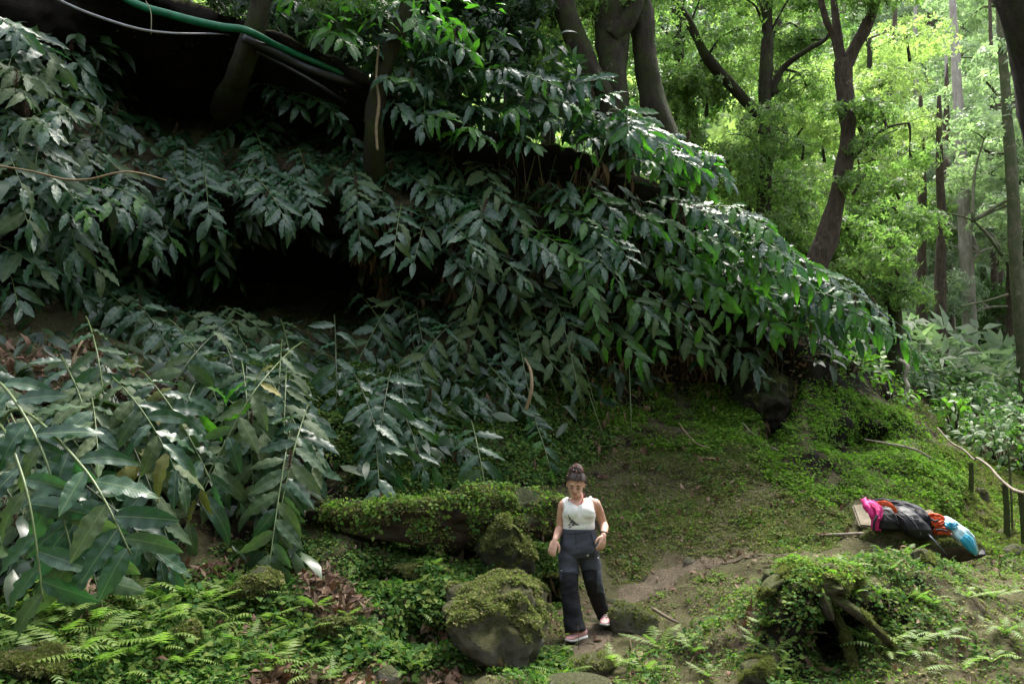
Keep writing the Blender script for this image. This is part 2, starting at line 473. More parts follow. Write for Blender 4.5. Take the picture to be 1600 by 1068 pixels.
# ------------------------------------------------------------------ wild ginger canes on the bank
def leaf_template(droop=.25, wid=.13, wave=.02, fold=.10, twist=0.0, ns=8, seed=0, ac=4, curl=0):
    V, Q = [], []
    r = random.Random(seed)
    ph = r.random() * 6
    for i in range(ns):
        u = i / (ns - 1)
        w = wid * (math.sin(math.pi * min(u, 1) ** .82) ** .72) if 0 < u < 1 else .004
        if u > .8: w *= 1 - (u - .8) * 1.6
        th = droop * 2 * u ** 1.5
        x = (u - .30 * droop * droop * u ** 3); z = -droop * u ** 2.1
        for k in range(ac + 1):
            f = k / ac * 2 - 1
            y = f * w
            zz = abs(f) * w * fold * 2 + wave * math.sin(u * (26 if ns > 9 else 20) + ph + (1.7 if f > 0 else 0)) * abs(f) ** 2 * min(1, w / wid) - curl * f * f * w
            yy = y * math.cos(twist * u) - zz * math.sin(twist * u); zz = y * math.sin(twist * u) + zz * math.cos(twist * u)
            V.append((x + math.sin(th) * zz * .5, yy, z + zz))
    for i in range(ns - 1):
        for k in range(ac):
            a = i * (ac + 1) + k
            Q.append((a, a + ac + 1, a + ac + 2, a + 1))
    return np.array(V), [np.array(Q)]
GM = {
 'dark': leaf_mat('ginger_leaf_dark', [(.014, .050, .022), (.024, .075, .032), (.036, .098, .040), (.020, .062, .034)], .35, .30, spec=.6, rand='obj', vein=True),
 'fresh': leaf_mat('ginger_leaf_fresh', [(.035, .12, .014), (.055, .17, .018), (.080, .21, .022)], .36, .5, spec=.6, rand='obj', vein=True),  # young leaves; the brighter green also stands in for backlight on right-hand canes
 'olive': leaf_mat('ginger_leaf_olive', [(.050, .095, .035), (.080, .12, .045), (.040, .085, .038), (.10, .135, .055)], .55, .28, spec=.35, rand='obj', vein=True),
 'yellow': leaf_mat('ginger_leaf_yellowing', [(.13, .15, .04), (.22, .19, .04), (.10, .13, .04)], .55, .25, spec=.3, rand='obj', vein=True),
 'dead': leaf_mat('ginger_leaf_dead', [(.12, .075, .04), (.20, .14, .085)], .8, .15, tcol=(.15, .08, .03), spec=.2, rand='obj'),
}
SHAPES = [(.18, .168, .050, .08, .25, 0), (.34, .150, .056, .05, -.4, 0), (.50, .160, .052, .10, .35, 0), (.28, .175, .042, -.03, -.2, .12), (.66, .140, .04, .12, .7, 0), (.08, .155, .038, .14, -.6, 0), (.42, .170, .055, -.05, .25, .15), (.24, .155, .045, .18, .9, 0)]
LEAFM = {}
for kk, m in GM.items():
    LEAFM[kk] = [mesh_np('ginger_leaf', *leaf_template(d, w, wa, fo, tw, 13, i, 4, cu), mats=[m]) for i, (d, w, wa, fo, tw, cu) in enumerate(SHAPES)]
LEAF_NP = [leaf_template(d, w, wa, fo, tw, 5, i, 2, cu) for i, (d, w, wa, fo, tw, cu) in enumerate(SHAPES)]
stem_m = plain('ginger_stem', (.085, .125, .035), .45, .5, 0, .3, 12)
stem_d = plain('ginger_stem_dark', (.045, .060, .025), .5, .4, 0, .3, 12)
spike_m = plain('dry_flower_spike', (.06, .035, .022), .9, .2, 0, .4, 30)
def spike_mesh(seed):
    r = random.Random(seed); parts = [tube_vf([(0, 0, 0), (.004, 0, .1), (0, .006, .2)], [.004, .004, .002], 4)]
    for k in range(34):
        z = .03 + .165 * k / 34; a = k * 2.4; l = .030 * (1.1 - .5 * k / 34)
        p = Vector((0, 0, z)); q = p + Vector((math.cos(a) * l, math.sin(a) * l, .016 + r.random() * .008))
        parts.append(tube_vf([p, q], [.0030, .0045], 3))
    return mesh_np('seed_spike', *join_vf(parts), mats=[spike_m])
SPIKES = [spike_mesh(i) for i in range(3)]
NLEAF = 0
def cane(A, D, size=.33, nleaf=11, length=.75, mats=('dark',), label='', group='', out=None, stem=None, spike=False, base=None, arch=1.0, flatup=.55, rad=.0075):
    """a cane whose leafy end is centred at A and points along D (world), rooted on the bank behind it"""
    global NLEAF
    D = Vector(D).normalized()
    if out is None:
        out = (CAMP - A); out.z = 0; out.normalize()
    side = out.cross(Vector((0, 0, 1)))
    s0 = A - D * length * .5 + Vector((0, 0, .10 * arch)); s1 = A + D * length * .5 - Vector((0, 0, .13 * arch))
    mid = A + Vector((0, 0, .03))
    if base is None:
        rd = (-D * .8 - out * 1.0 + Vector((0, 0, -.45))).normalized()
        h = BVH.ray_cast(s0, rd)
        base = h[0] if h[0] is not None and (h[0] - s0).length < 2.2 else s0 + rd * .9
    q = s0 + (s0 - mid).normalized() * (s0 - base).length * .35 + Vector((0, 0, .05))
    path = smooth_path([base, (base + q) / 2 + Vector((0, 0, .06)), s0, mid, s1], 16)
    root = empty('ginger_plant', base, label, 'plant', group)
    V, Fs = tube_vf([p - base for p in path], lerp_list([rad, rad, rad * .9, rad * .75, rad * .35], 16), 5)
    link('stem', mesh_np('stem', V, Fs, mats=[stem or random.choice([stem_m, stem_m, stem_d])]), root)
    leafy = smooth_path([s0, mid, s1], 40); back = smooth_path([(base + q) / 2 * .3 + s0 * .7 + (q - s0) * .35, s0, mid, s1], 60)
    n = Vector((0, 0, flatup)) + out * (1 - flatup)
    for i in range(-3, nleaf):
        u = (i + .5) / nleaf
        j = int(max(u, 0) * 38); p = leafy[j]; t = (leafy[j + 1] - leafy[j]).normalized()
        if i < 0: j = int((i + 3.5) / 3.5 * 18); p = back[j]; t = (back[j + 1] - back[j]).normalized(); u = 0
        nn = (n + side * random.uniform(-.2, .2)); nn = (nn - t * nn.dot(t)).normalized()
        s = t.cross(nn) * (1 if i % 2 else -1)
        ang = math.radians(78 - 46 * u + random.uniform(-13, 13))
        L = (t * math.cos(ang) + s * math.sin(ang) + Vector((0, 0, -.02 - random.random() * .26))).normalized()
        if i == nleaf - 1: L = (t + Vector((0, 0, -.2))).normalized()
        up = (nn + s * random.uniform(-.65, .8) + Vector((random.uniform(-.15, .15),) * 3)).normalized()
        y = up.cross(L).normalized(); z = L.cross(y)
        sz = size * (.72 + .38 * math.sin(math.pi * min(u * .9 + .1, 1))) * random.uniform(.85, 1.1)
        key = random.choice(mats)
        me = random.choice(LEAFM[key])
        o = bpy.data.objects.new('leaf', me); col.objects.link(o); o.parent = root
        M = Matrix((L, y, z)).transposed().to_4x4() @ Matrix.Diagonal((sz, sz * random.uniform(.9, 1.15), sz, 1))
        M.translation = p - base
        o.matrix_basis = M
        NLEAF += 1
    if spike:
        o = bpy.data.objects.new('seed_spike', random.choice(SPIKES)); col.objects.link(o); o.parent = root
        o.location = leafy[int(random.uniform(.35, .75) * 38)] - base; o.rotation_euler = (random.uniform(-.3, .3), random.uniform(-.3, .3), 0)
        sc = random.uniform(.8, 1.15) * size / .33; o.scale = (sc, sc, sc)
    return root
def img_dir(dx, dy, fwd):
    """world direction from a picture-like bearing: dx right, dy down, fwd towards the viewer"""
    return Vector((dx, -fwd, -dy))
# (area, spacing, bearing, leaf size, leaf kinds, depth in front of bank, label, group, flatup)
TIERS = [
 ([(0,30),(60,40),(120,70),(180,120),(215,170),(232,215),(215,235),(150,215),(60,200),(0,190)], 46, (.75,.55,.35), .36, ('dark','dark','dark','olive'), .55, 'ginger cane with glossy drooping leaves topmost on the left of the dark hollow', 'ginger canes arching beside the upper hollow', .6),
 ([(0,190),(120,220),(200,240),(175,270),(60,330),(0,330)], 52, (.6,.7,.3), .36, ('dark','dark','olive'), .4, 'shaded ginger cane hanging under the topmost canes beside the hollow', 'ginger canes hanging below the top left ones', .5),
 ([(20,350),(110,340),(200,385),(230,450),(200,520),(120,500),(60,470),(0,440),(0,380)], 60, (.8,.55,.35), .35, ('dark','dark','olive'), .5, 'ginger cane with broad separate leaves leaning right from the left bank', 'ginger canes leaning from the left bank', .5),
 ([(110,290),(250,300),(330,325),(370,410),(360,480),(270,460),(200,360),(120,320)], 46, (.7,.6,.3), .33, ('dark','dark','fresh'), .6, 'ginger cane with small crowded leaves curving over the edge of the lower hollow', 'ginger canes curving over the lower hollow', .55),
 ([(210,470),(300,470),(430,535),(500,580),(480,610),(380,580),(300,600),(260,560)], 52, (.7,.6,.35), .33, ('dark','dark','olive'), .5, 'ginger cane arching below the lower hollow toward the fern bank', 'ginger canes arching below the lower hollow', .5),
 ([(225,215),(370,208),(500,212),(500,290),(380,310),(280,290)], 46, (.3,.75,.6), .31, ('dark',), .45, 'ginger cane on the rock ledge between the two dark hollows', 'ginger canes on the ledge between the hollows', .5),
 ([(500,240),(640,245),(740,265),(830,295),(820,340),(700,330),(600,300),(500,300)], 44, (.3,.7,.65), .33, ('dark','dark','dark','olive'), .6, 'ginger cane along the bright upper edge of the bank above centre', 'ginger canes along the upper edge of the bank', .6),
 ([(370,310),(460,300),(560,320),(590,380),(570,420),(520,370),(450,360),(400,350)], 58, (.25,.8,.5), .33, ('dark',), .6, 'ginger cane dangling against the black of the lower hollow', 'ginger canes dangling before the lower hollow', .5),
 ([(600,320),(720,340),(820,360),(860,420),(800,470),(740,440),(660,400),(610,360)], 50, (.4,.75,.5), .34, ('dark','dark','olive'), .6, 'ginger cane with spread leaves in the middle of the bank', 'ginger canes in the middle of the bank', .5),
 ([(840,300),(960,300),(1010,340),(1000,400),(940,440),(870,400)], 46, (.6,.6,.5), .33, ('dark','fresh','fresh'), .6, 'ginger cane below the forked trunks', 'ginger canes below the forked trunks', .55),
 ([(980,320),(1080,340),(1180,400),(1240,460),(1230,520),(1150,480),(1060,430),(1000,390)], 40, (.8,.55,.3), .35, ('dark','fresh','fresh'), .6, 'ginger cane with backlit bright green leaves on the shoulder of the bank', 'backlit ginger canes on the shoulder of the bank', .5),
 ([(1150,380),(1250,440),(1340,490),(1370,520),(1300,540),(1230,520),(1160,440)], 40, (.8,.5,.25), .34, ('fresh','fresh','dark'), .5, 'ginger cane with vivid green leaves descending to the right end of the bank', 'ginger canes descending to the right end of the bank', .5),
 ([(860,430),(960,450),(1060,470),(1140,520),(1170,570),(1090,560),(1000,540),(900,520)], 52, (.6,.65,.4), .33, ('dark','fresh','olive','fresh'), .6, 'ginger cane overhanging the bare earth face', 'ginger canes overhanging the bare earth face', .5),
 ([(530,500),(620,500),(720,480),(760,560),(720,600),(640,590),(560,570)], 62, (.1,.75,.6), .35, ('dark','dark','olive'), .6, 'ginger cane spread like a hand below the middle of the bank', 'ginger canes spread like hands', .5),
 ([(760,470),(880,480),(950,520),(920,590),(850,600),(780,560)], 60, (.4,.75,.5), .35, ('dark','olive'), .6, 'ginger cane with long olive leaves over the person', 'ginger canes above the person', .5),
 ([(500,580),(620,600),(740,600),(820,600),(760,660),(680,690),(580,680),(510,640)], 52, (.3,.75,.55), .32, ('dark',), .45, 'ginger cane low on the bank just over the ground cover', 'low ginger canes above the ground cover', .55),
 ([(130,585),(190,585),(270,620),(230,690),(150,700),(110,650)], 62, (.6,.6,.45), .34, ('dark','olive','olive'), .55, 'ginger cane near the fallen leaf litter at the left', 'ginger canes near the leaf litter', .55),
 ([(250,620),(340,640),(400,680),(340,760),(260,800),(200,740),(220,680)], 62, (.3,.8,.5), .34, ('olive','olive','dark','olive','dark','olive','dark','yellow'), .6, 'ginger cane with dull olive and yellowing leaves in the lower left clump', 'olive ginger canes of the lower left clump', .5),
 ([(400,600),(470,600),(500,650),(490,760),(440,840),(390,780),(380,680)], 56, (.4,.8,.45), .34, ('olive','olive','dark'), .6, 'ginger cane with pale dusty leaves at the right side of the lower left clump', 'pale ginger canes right of the lower left clump', .5),
 ([(250,790),(330,780),(350,830),(280,850)], 60, (.2,.85,.5), .36, ('olive','dark'), .55, 'ginger cane hanging lowest over the ferns', 'ginger canes hanging over the ferns', .5),
 ([(0,660),(90,690),(180,760),(210,840),(190,900),(120,900),(40,880),(0,800)], 58, (.45,.8,.3), .37, ('dark','dark','dark','olive'), .45, 'tall ginger cane with large dark leaves at the lower left edge', 'large leaved ginger canes at the lower left', .5),
 ([(560,70),(680,60),(790,90),(900,130),(1000,190),(980,250),(840,240),(740,210),(620,180)], 40, (.3,.1,.5), .34, ('dark','dark','fresh'), .3, 'upright ginger cane on the crest behind the leaning trunk', 'upright ginger canes on the crest', .45),
 ([(930,180),(1000,190),(1090,230),(1120,270),(1050,290),(980,260)], 44, (.7,.45,.4), .33, ('fresh','dark'), .5, 'ginger cane leaning over the foot of the forked trunks', 'ginger canes at the foot of the forked trunks', .5),
 ([(390,150),(460,140),(540,160),(560,200),(480,210),(410,200)], 56, (.4,.75,.4), .30, ('dark',), .5, 'ginger cane hanging under the green hose', 'ginger canes hanging under the green hose', .5),
 ([(420,0),(560,0),(700,0),(760,40),(690,80),(560,80),(450,60)], 46, (.3,.5,.5), .32, ('dark','fresh'), .3, 'shadowed ginger cane above the green hose', 'ginger canes above the green hose', .5),
 ([(640,110),(700,130),(750,180),(700,190),(640,170)], 50, (.2,.8,.4), .30, ('dark',), .5, 'ginger cane drooping right of the leaning trunk', 'ginger canes right of the leaning trunk', .5),
]
TIERS += [
 ([(990,195),(1080,205),(1130,240),(1160,320),(1100,345),(1030,300)], 40, (.75,.5,.3), .33, ('fresh','dark','fresh'), .4, 'x', 'bright ginger canes topping the shoulder beside the curved trunk', .5),
 ([(1120,300),(1200,340),(1290,420),(1390,490),(1400,530),(1300,500),(1220,430),(1140,370)], 38, (.8,.5,.3), .32, ('fresh','fresh','dark'), .4, 'x', 'vivid ginger canes along the skyline of the bank', .5),
 ([(300,560),(420,580),(520,650),(480,700),(400,650),(310,620)], 46, (.5,.7,.4), .31, ('dark',), .45, 'x', 'dark ginger canes between the two lower clumps', .5),
]
def cell_points(poly, sp):
    sp = sp * .95
    xs = [p[0] for p in poly]; ys = [p[1] for p in poly]; out = []
    y = min(ys) + sp * .3; r = 0
    while y < max(ys):
        x = min(xs) + (sp * .5 if r % 2 else sp * .1)
        while x < max(xs):
            q = (x + random.uniform(-.28, .28) * sp, y + random.uniform(-.28, .28) * sp)
            if in_poly(np.array([q[0]]), np.array([q[1]]), poly)[0]: out.append(q)
            x += sp
        y += sp * .8; r += 1
    return out
NC = 0
for poly, sp, bear, size, kinds, dep, label, group, fu in TIERS:
    for (qx, qy) in cell_points(poly, sp):
        if noise.noise(Vector((qx * .011, qy * .015, 4.0))) < -.38: continue          # natural gaps between clumps
        h, hn = hit(qx, qy)
        crest = h.y > 11.6 and qx < 1420; high = crest and qx < 560
        Yc = min(h.y, 11.6) - dep * random.uniform(.6, 1.25)
        if crest: Yc = random.uniform(8.7, 9.3) if qx < 560 else random.uniform(9.3, 10.2) if qx < 1010 else random.uniform(9.9, 10.7)
        A = P(qx, qy, Yc)
        jit = random.uniform(-.65, .5)
        lw = qy > 460; bb = (bear[0] * 1.1 + .08, bear[1] * (.9 if lw else .75), bear[2] + (-.05 if lw else .05)); D = img_dir(bb[0] + jit, bb[1] + random.uniform(-.35, .25), bb[2] + random.uniform(-.2, .35))
        ks = kinds if random.random() < .75 else (random.choice(kinds),)
        cane(A, D, size * random.uniform(.78, 1.02), random.choice([10, 11, 12, 13]), random.uniform(.62, 1.0) * size / .34, ks, label, group,
             spike=random.random() < .16, base=(Vector((A.x - D.x * .5, A.y + .35, drop(A.x - D.x * .5, A.y + .35, 12))) if crest and not high and qx < 1010 else A + Vector((-.25, .75, .12)) if high else None), flatup=fu + random.uniform(-.12, .12))
        NC += 1
# single sprays that stand apart
for (qx, qy, dep, bear, size, n, kinds, label) in [
    (757, 758, .5, (.25, .9, .5), .36, 9, ('olive', 'dark'), 'lone ginger cane hanging over the mossy ledge left of the person'),
    (590, 728, .3, (.2, .6, .6), .30, 9, ('dark',), 'ginger cane spread flat above the earth ledge'),
    (1165, 562, .6, (.7, .6, .4), .34, 10, ('dark', 'olive'), 'lone ginger cane hanging over the bare earth face'),
    (745, 215, .5, (.6, -.1, .5), .26, 8, ('fresh', 'dark'), 'young bright ginger shoot on the ledge above the bank'),
    (660, 690, .3, (.5, .5, .6), .30, 7, ('fresh',), 'young ginger shoot with bright narrow leaves at the foot of the bank'),
    (850, 700, .3, (.3, .6, .6), .24, 8, ('fresh', 'dark'), 'small fresh ginger shoot behind the head of the person'),
    (350, 650, .6, (.1, -.9, .3), .30, 4, ('fresh',), 'upright ginger shoot with rolled bright leaves'),
    (1190, 640, .4, (.5, .8, .3), .16, 6, ('dark',), 'small sprig hanging from the bare earth face'),
]:
    h, hn = hit(qx, qy)
    cane(P(qx, qy, h.y - dep), img_dir(*bear), size, n, .6 * size / .33, kinds, label, None)
# tall pale canes that cross the lower left corner
for i, (a, m_, e) in enumerate([((-20, 590), (60, 690), (120, 890)), ((20, 640), (130, 730), (205, 865)), ((-10, 660), (40, 760), (68, 940))]):
    Y = 4.9 - .08 * i
    pts = [P(a[0], a[1], Y + .5), P(m_[0], m_[1], Y + .05), P(e[0], e[1], Y - .1)]
    bs = pts[0] + Vector((-.6, .7, -.5))
    path = smooth_path([bs] + pts, 26)
    root = empty('ginger_plant', bs, ['ginger cane with a long pale stem reaching furthest down at the left edge', 'ginger cane with a long pale stem curving down to the right', 'shortest pale stemmed ginger cane at the left edge'][i], 'plant', 'pale stemmed ginger canes at the left edge')
    V, Fs = tube_vf([p - bs for p in path], lerp_list([.011, .010, .009, .005], 26), 6)
    link('stem', mesh_np('stem', V, Fs, mats=[stem_m]), root)
    for k in range(12):
        u = .45 + .55 * k / 11; j = min(int(u * 25), 24); p = path[j]; t = (path[j + 1] - path[j]).normalized() if j < 25 else (path[25] - path[24]).normalized()
        n = Vector((0, -.6, .5)); n = (n - t * n.dot(t)).normalized(); s = t.cross(n) * (1 if k % 2 else -1)
        L = (t * .62 + s * .8 + Vector((0, 0, random.uniform(-.15, .25)))).normalized()
        y = n.cross(L).normalized(); z = L.cross(y); sz = .35 * random.uniform(.85, 1.1)
        o = bpy.data.objects.new('leaf', random.choice(LEAFM[random.choice(['dark', 'dark', 'dark', 'olive'])])); col.objects.link(o); o.parent = root
        M = Matrix((L, y, z)).transposed().to_4x4() @ Matrix.Diagonal((sz, sz * 1.1, sz, 1)); M.translation = p - bs; o.matrix_basis = M
# yellow-edged single leaves in the lower left clump

# ------------------------------------------------------------------ trees
def bark_mat(name, dark, light, moss_amt=.35, moss=(.06, .08, .02), scale=9, side=(-.3, -.2, .6)):
    m, nt, b, out = nodes(name)
    tc = nt.nodes.new('ShaderNodeTexCoord'); mp = nt.nodes.new('ShaderNodeMapping')
    mp.inputs['Scale'].default_value = (1, 1, .28); nt.links.new(tc.outputs['Object'], mp.inputs[0])
    c = ramp(nt, noise_tex(nt, scale * 2.2, 9, .7, mp.outputs[0]), [(.3, dark), (.7, light)])
    n2 = noise_tex(nt, 3.2, 7, .7)
    f = ramp(nt, n2, [(1 - moss_amt - .12, (0, 0, 0)), (1 - moss_amt + .06, (1, 1, 1))])
    mc = ramp(nt, noise_tex(nt, 70, 3), [(.3, tuple(x * .5 for x in moss)), (.7, moss)])
    c = mixc(nt, f, c, mc)
    li = ramp(nt, noise_tex(nt, 6, 8, .75), [(.60, (0, 0, 0)), (.68, (.5, .5, .5))])
    c = mixc(nt, li, c, tuple(min(1, x * 2.6 + .04) for x in light))
    nt.links.new(c, b.inputs['Base Color']); b.inputs['Roughness'].default_value = .9; b.inputs['Specular IOR Level'].default_value = .2
    bump(nt, b, noise_tex(nt, scale * 3, 9, .8, mp.outputs[0]), 1.0, .07)
    return m
BARK = bark_mat('mossy_bark', (.018, .014, .010), (.065, .05, .036), .45)
BARK2 = bark_mat('brown_bark', (.035, .025, .018), (.13, .095, .07), .32)
BARKP = bark_mat('pale_bark', (.24, .20, .17), (.50, .44, .39), .25, (.13, .12, .07), 6)
BARKO = bark_mat('olive_bark', (.07, .065, .04), (.19, .17, .11), .5, (.10, .12, .05), 6)
def whorl(n=8, ln=1.0, w=.12, droop=.25, seed=0, up=.35):
    r = random.Random(seed); V, Q = [], []
    for i in range(n):
        a = i * 2.4 + r.uniform(-.4, .4); e = up * r.uniform(-.9, 1.4)
        d = Vector((math.cos(a) * math.cos(e), math.sin(a) * math.cos(e), math.sin(e)))
        s = d.cross(Vector((0, 0, 1))).normalized() * w * r.uniform(.8, 1.2)
        L = ln * r.uniform(.7, 1.15); n0 = s.cross(d).normalized()
        k = len(V)
        b0 = d * .08
        V += [b0, d * L * .5 + s - Vector((0, 0, droop * .25 * L)) + n0 * w * .3, d * L - Vector((0, 0, droop * L)), d * L * .5 - s - Vector((0, 0, droop * .25 * L)) + n0 * w * .3]
        Q.append((k, k + 1, k + 2, k + 3))
    return np.array([tuple(v) for v in V]), [np.array(Q)]
WH = [whorl(7, 1, .15, .3, s) for s in range(4)]
WFAR = [whorl(4, 1, .24, .3, 50 + s) for s in range(4)]
SFAR = [whorl(4, 1, .16, .45, 60 + s, .15) for s in range(3)]
SPRAY = [whorl(8, 1, .09, .5, 20 + s, .15) for s in range(3)]
FM = {
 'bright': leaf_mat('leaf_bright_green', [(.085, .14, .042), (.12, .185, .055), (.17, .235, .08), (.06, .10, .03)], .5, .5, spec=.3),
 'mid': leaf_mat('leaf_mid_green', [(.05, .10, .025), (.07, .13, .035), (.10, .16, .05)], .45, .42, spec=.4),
 'pale': leaf_mat('leaf_pale_green', [(.25, .31, .19), (.31, .37, .24), (.19, .25, .13), (.38, .43, .32)], .5, .40, spec=.5),  # far leaf colours lightened in place of haze and strong sun
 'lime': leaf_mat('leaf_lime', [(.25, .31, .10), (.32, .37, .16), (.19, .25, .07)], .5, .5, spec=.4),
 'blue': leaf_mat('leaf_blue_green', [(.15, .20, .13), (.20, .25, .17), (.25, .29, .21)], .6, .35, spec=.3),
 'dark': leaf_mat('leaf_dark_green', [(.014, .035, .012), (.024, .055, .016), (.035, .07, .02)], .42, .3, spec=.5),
}
def pad_points(c, r, n, flat=.42, seed=0):
    """points through a drooping, layered clump, gaps left by noise"""
    d = rand_unit(int(n * 1.7)); u = rng.random(len(d)) ** .38
    q = d * u[:, None]
    q[:, 2] = q[:, 2] * flat
    q[:, 2] -= .35 * (q[:, 0] ** 2 + q[:, 1] ** 2)
    lay = rng.integers(-1, 2, len(q)) * .16 * flat / .42
    q[:, 2] = q[:, 2] * .6 + lay
    p = q * r + np.array(c)
    fr = 2.2 / max(r, .4)
    keep = np.array([noise.noise(Vector(v) * fr + Vector((seed * 3.1, 0, 0))) > -.12 for v in p])
    return p[keep][:n], q[keep][:n]
def crown(parent, pads, leaf, mat, dens, tm=None, flat=.42, name='crown', droop=.0):
    Ps, Ds = [], []
    for i, (c, r) in enumerate(pads):
        n = int(dens * r * r)
        p, q = pad_points(c, r, n, flat, i + len(pads))
        Ps.append(p); Ds.append(nrm(q + rand_unit(len(q)) * .35 + np.array([0, 0, .25 - droop])))
    p = np.concatenate(Ps); d = np.concatenate(Ds)
    R = frames(rand_unit(len(p)), d)          # z towards outward
    # random spin, z = outward
    o0 = np.array(parent.location) if parent is not None else 0
    return scatter(name, tm or WH, p - o0, R, leaf * rng.uniform(.7, 1.2, len(p)), mats=[mat], parent=parent)
def tree(label, base, path, rad, bark, limbs=(), pads=(), leaf=.11, mat='bright', dens=260, group=None, sides=14, n=40, lump=.28, tm=None, flat=.42, twigs=True, name='broadleaf_tree', cname='crown'):
    base = Vector(base)
    root = empty(name, base, label, 'tree', group)
    tube('trunk', [base] + [Vector(p) for p in path], rad, bark, root, sides, n, lump, random.random() * 9)
    for lp, lr in limbs:
        tube('limb', lp, lr, bark, root, 8, 18, .25, random.random() * 9)
    if pads:
        if twigs:
            parts = []
            joints = [Vector(p) for lp, lr in limbs for p in lp[1:]] + [Vector(p) for p in path[len(path) // 2:]]
            for c, r in pads:
                c = Vector(c); j = min(joints, key=lambda q: (q - c).length + (2.5 if q.z > c.z + .6 else 0))
                if (j - c).length > 3.2 or j.z > c.z + .5: j = c + Vector((random.uniform(-.5, .5), random.uniform(-.3, .3), -.5)) * r
                m_ = (j + c) / 2 + Vector((0, 0, .15 * r)) + Vector(np.random.default_rng(int(abs(c.x * 97))).normal(size=3)) * .12 * r
                parts.append(tube_vf([q - base for q in smooth_path([j, m_, c + Vector((0, 0, -.05 * r))], 9)], lerp_list([.028 * r + .012, .008], 9), 5))
                for k in range(5):
                    a = random.random() * 6.3; e = c + Vector((math.cos(a), math.sin(a), -.15)) * r * .8
                    parts.append(tube_vf([q - base for q in smooth_path([m_ * .3 + c * .7, (c + e) / 2 + Vector((0, 0, .1 * r)), e], 6)], lerp_list([.011 * r + .004, .003], 6), 4))
            if parts: tag(link('twigs', mesh_np('twigs', *join_vf(parts)), root, bark), kind='stuff')
        crown(root, pads, leaf, FM[mat], dens, tm, flat, cname)
    return root
def pads_in(poly, n, Y0, Y1, r0, r1):
    xs = [p[0] for p in poly]; ys = [p[1] for p in poly]; o = []
    while len(o) < n:
        x, y = random.uniform(min(xs), max(xs)), random.uniform(min(ys), max(ys))
        if not in_poly(np.array([x]), np.array([y]), poly)[0]: continue
        Y = random.uniform(Y0, Y1)
        if all((Vector(c) - P(x, y, Y)).length > r0 * .7 for c, r in o): o.append((tuple(P(x, y, Y)), random.uniform(r0, r1)))
        elif random.random() < .05: n -= 1
    return o
def PP(L): return [P(*a) for a in L]
# forked tree on the crest
tree('forked mossy tree on the crest, one stem leaning left, one upright', P(968, 330, 10.9), PP([(962, 240, 10.7), (958, 120, 10.7), (958, 50, 10.7), (955, -40, 10.7), (950, -220, 10.7)]), [.27, .25, .22, .22, .25, .2, .16], BARK,
     [(PP([(958, 235, 10.6), (945, 160, 10.5), (908, 85, 10.4), (882, 10, 10.3), (868, -80, 10.2)]), [.20, .185, .17, .15, .13]),
      (PP([(958, 60, 10.6), (985, 25, 10.5), (1000, -40, 10.4)]), [.15, .13, .11])],
     pads=pads_in([(760,-150),(1060,-150),(1040,30),(960,20),(860,60),(780,40)], 13, 10.8, 13, .6, .9), leaf=.10, mat='bright', dens=330)
tree('single curved mossy trunk standing right of the forked tree', P(1062, 330, 10.9), PP([(1045, 240, 10.8), (1022, 160, 10.8), (1008, 90, 10.8), (1000, 20, 10.8), (985, -80, 10.8), (980, -220, 10.8)]), [.22, .20, .19, .17, .17, .15, .12], BARK,
     pads=pads_in([(900,-300),(1100,-300),(1080,-60),(930,-60)], 6, 10.6, 12, .7, .9), leaf=.10, mat='bright', dens=300)
# leaning trunks over the dark hollow
tree('bare dark trunk leaning right above the green hose', P(590, 290, 9.9), PP([(583, 200, 9.4), (597, 120, 9.4), (622, 50, 9.3), (645, -10, 9.2), (670, -120, 9.1)]), [.15, .125, .11, .10, .10, .09], BARK,
     pads=pads_in([(520,-200),(760,-200),(740,20),(640,10),(560,30)], 8, 8.8, 10.2, .45, .7), leaf=.10, mat='mid', dens=300)
tree('dim trunk hanging beside the end of the green hose', P(352, 175, 10.3), PP([(372, 120, 9.3), (392, 60, 8.9), (405, 10, 8.8), (412, -80, 8.7), (420, -200, 8.6)]), [.20, .14, .14, .13, .12, .1], BARK,
     pads=pads_in([(400,-160),(560,-160),(560,10),(430,0)], 6, 8.6, 9.8, .4, .6), leaf=.10, mat='mid', dens=280)
# mid-distance bright trees
tree('slender dark tree between the curved trunk and the leaning tree', P(1190, 420, 14.0), PP([(1192, 340, 14), (1198, 240, 14), (1195, 150, 14), (1199, 60, 14), (1196, -60, 14), (1195, -200, 14)]), [.15, .13, .12, .12, .11, .1, .08], BARK,
     [(PP([(1198, 190, 14), (1170, 165, 13.9), (1140, 130, 13.7), (1105, 90, 13.5), (1080, 40, 13.4), (1055, 0, 13.3)]), [.10, .095, .11, .085, .07, .05]),
      (PP([(1205, 150, 14), (1222, 108, 13.9), (1262, 78, 13.6), (1290, 62, 13.5), (1302, 40, 13.4)]), [.07, .06, .05, .04, .03])],
     pads=pads_in([(1030,60),(1180,-40),(1300,-60),(1290,140),(1230,260),(1160,380),(1090,270),(1050,180)], 22, 13.2, 15.2, .5, .85), leaf=.11, mat='bright', dens=300, group='slender bright trees')
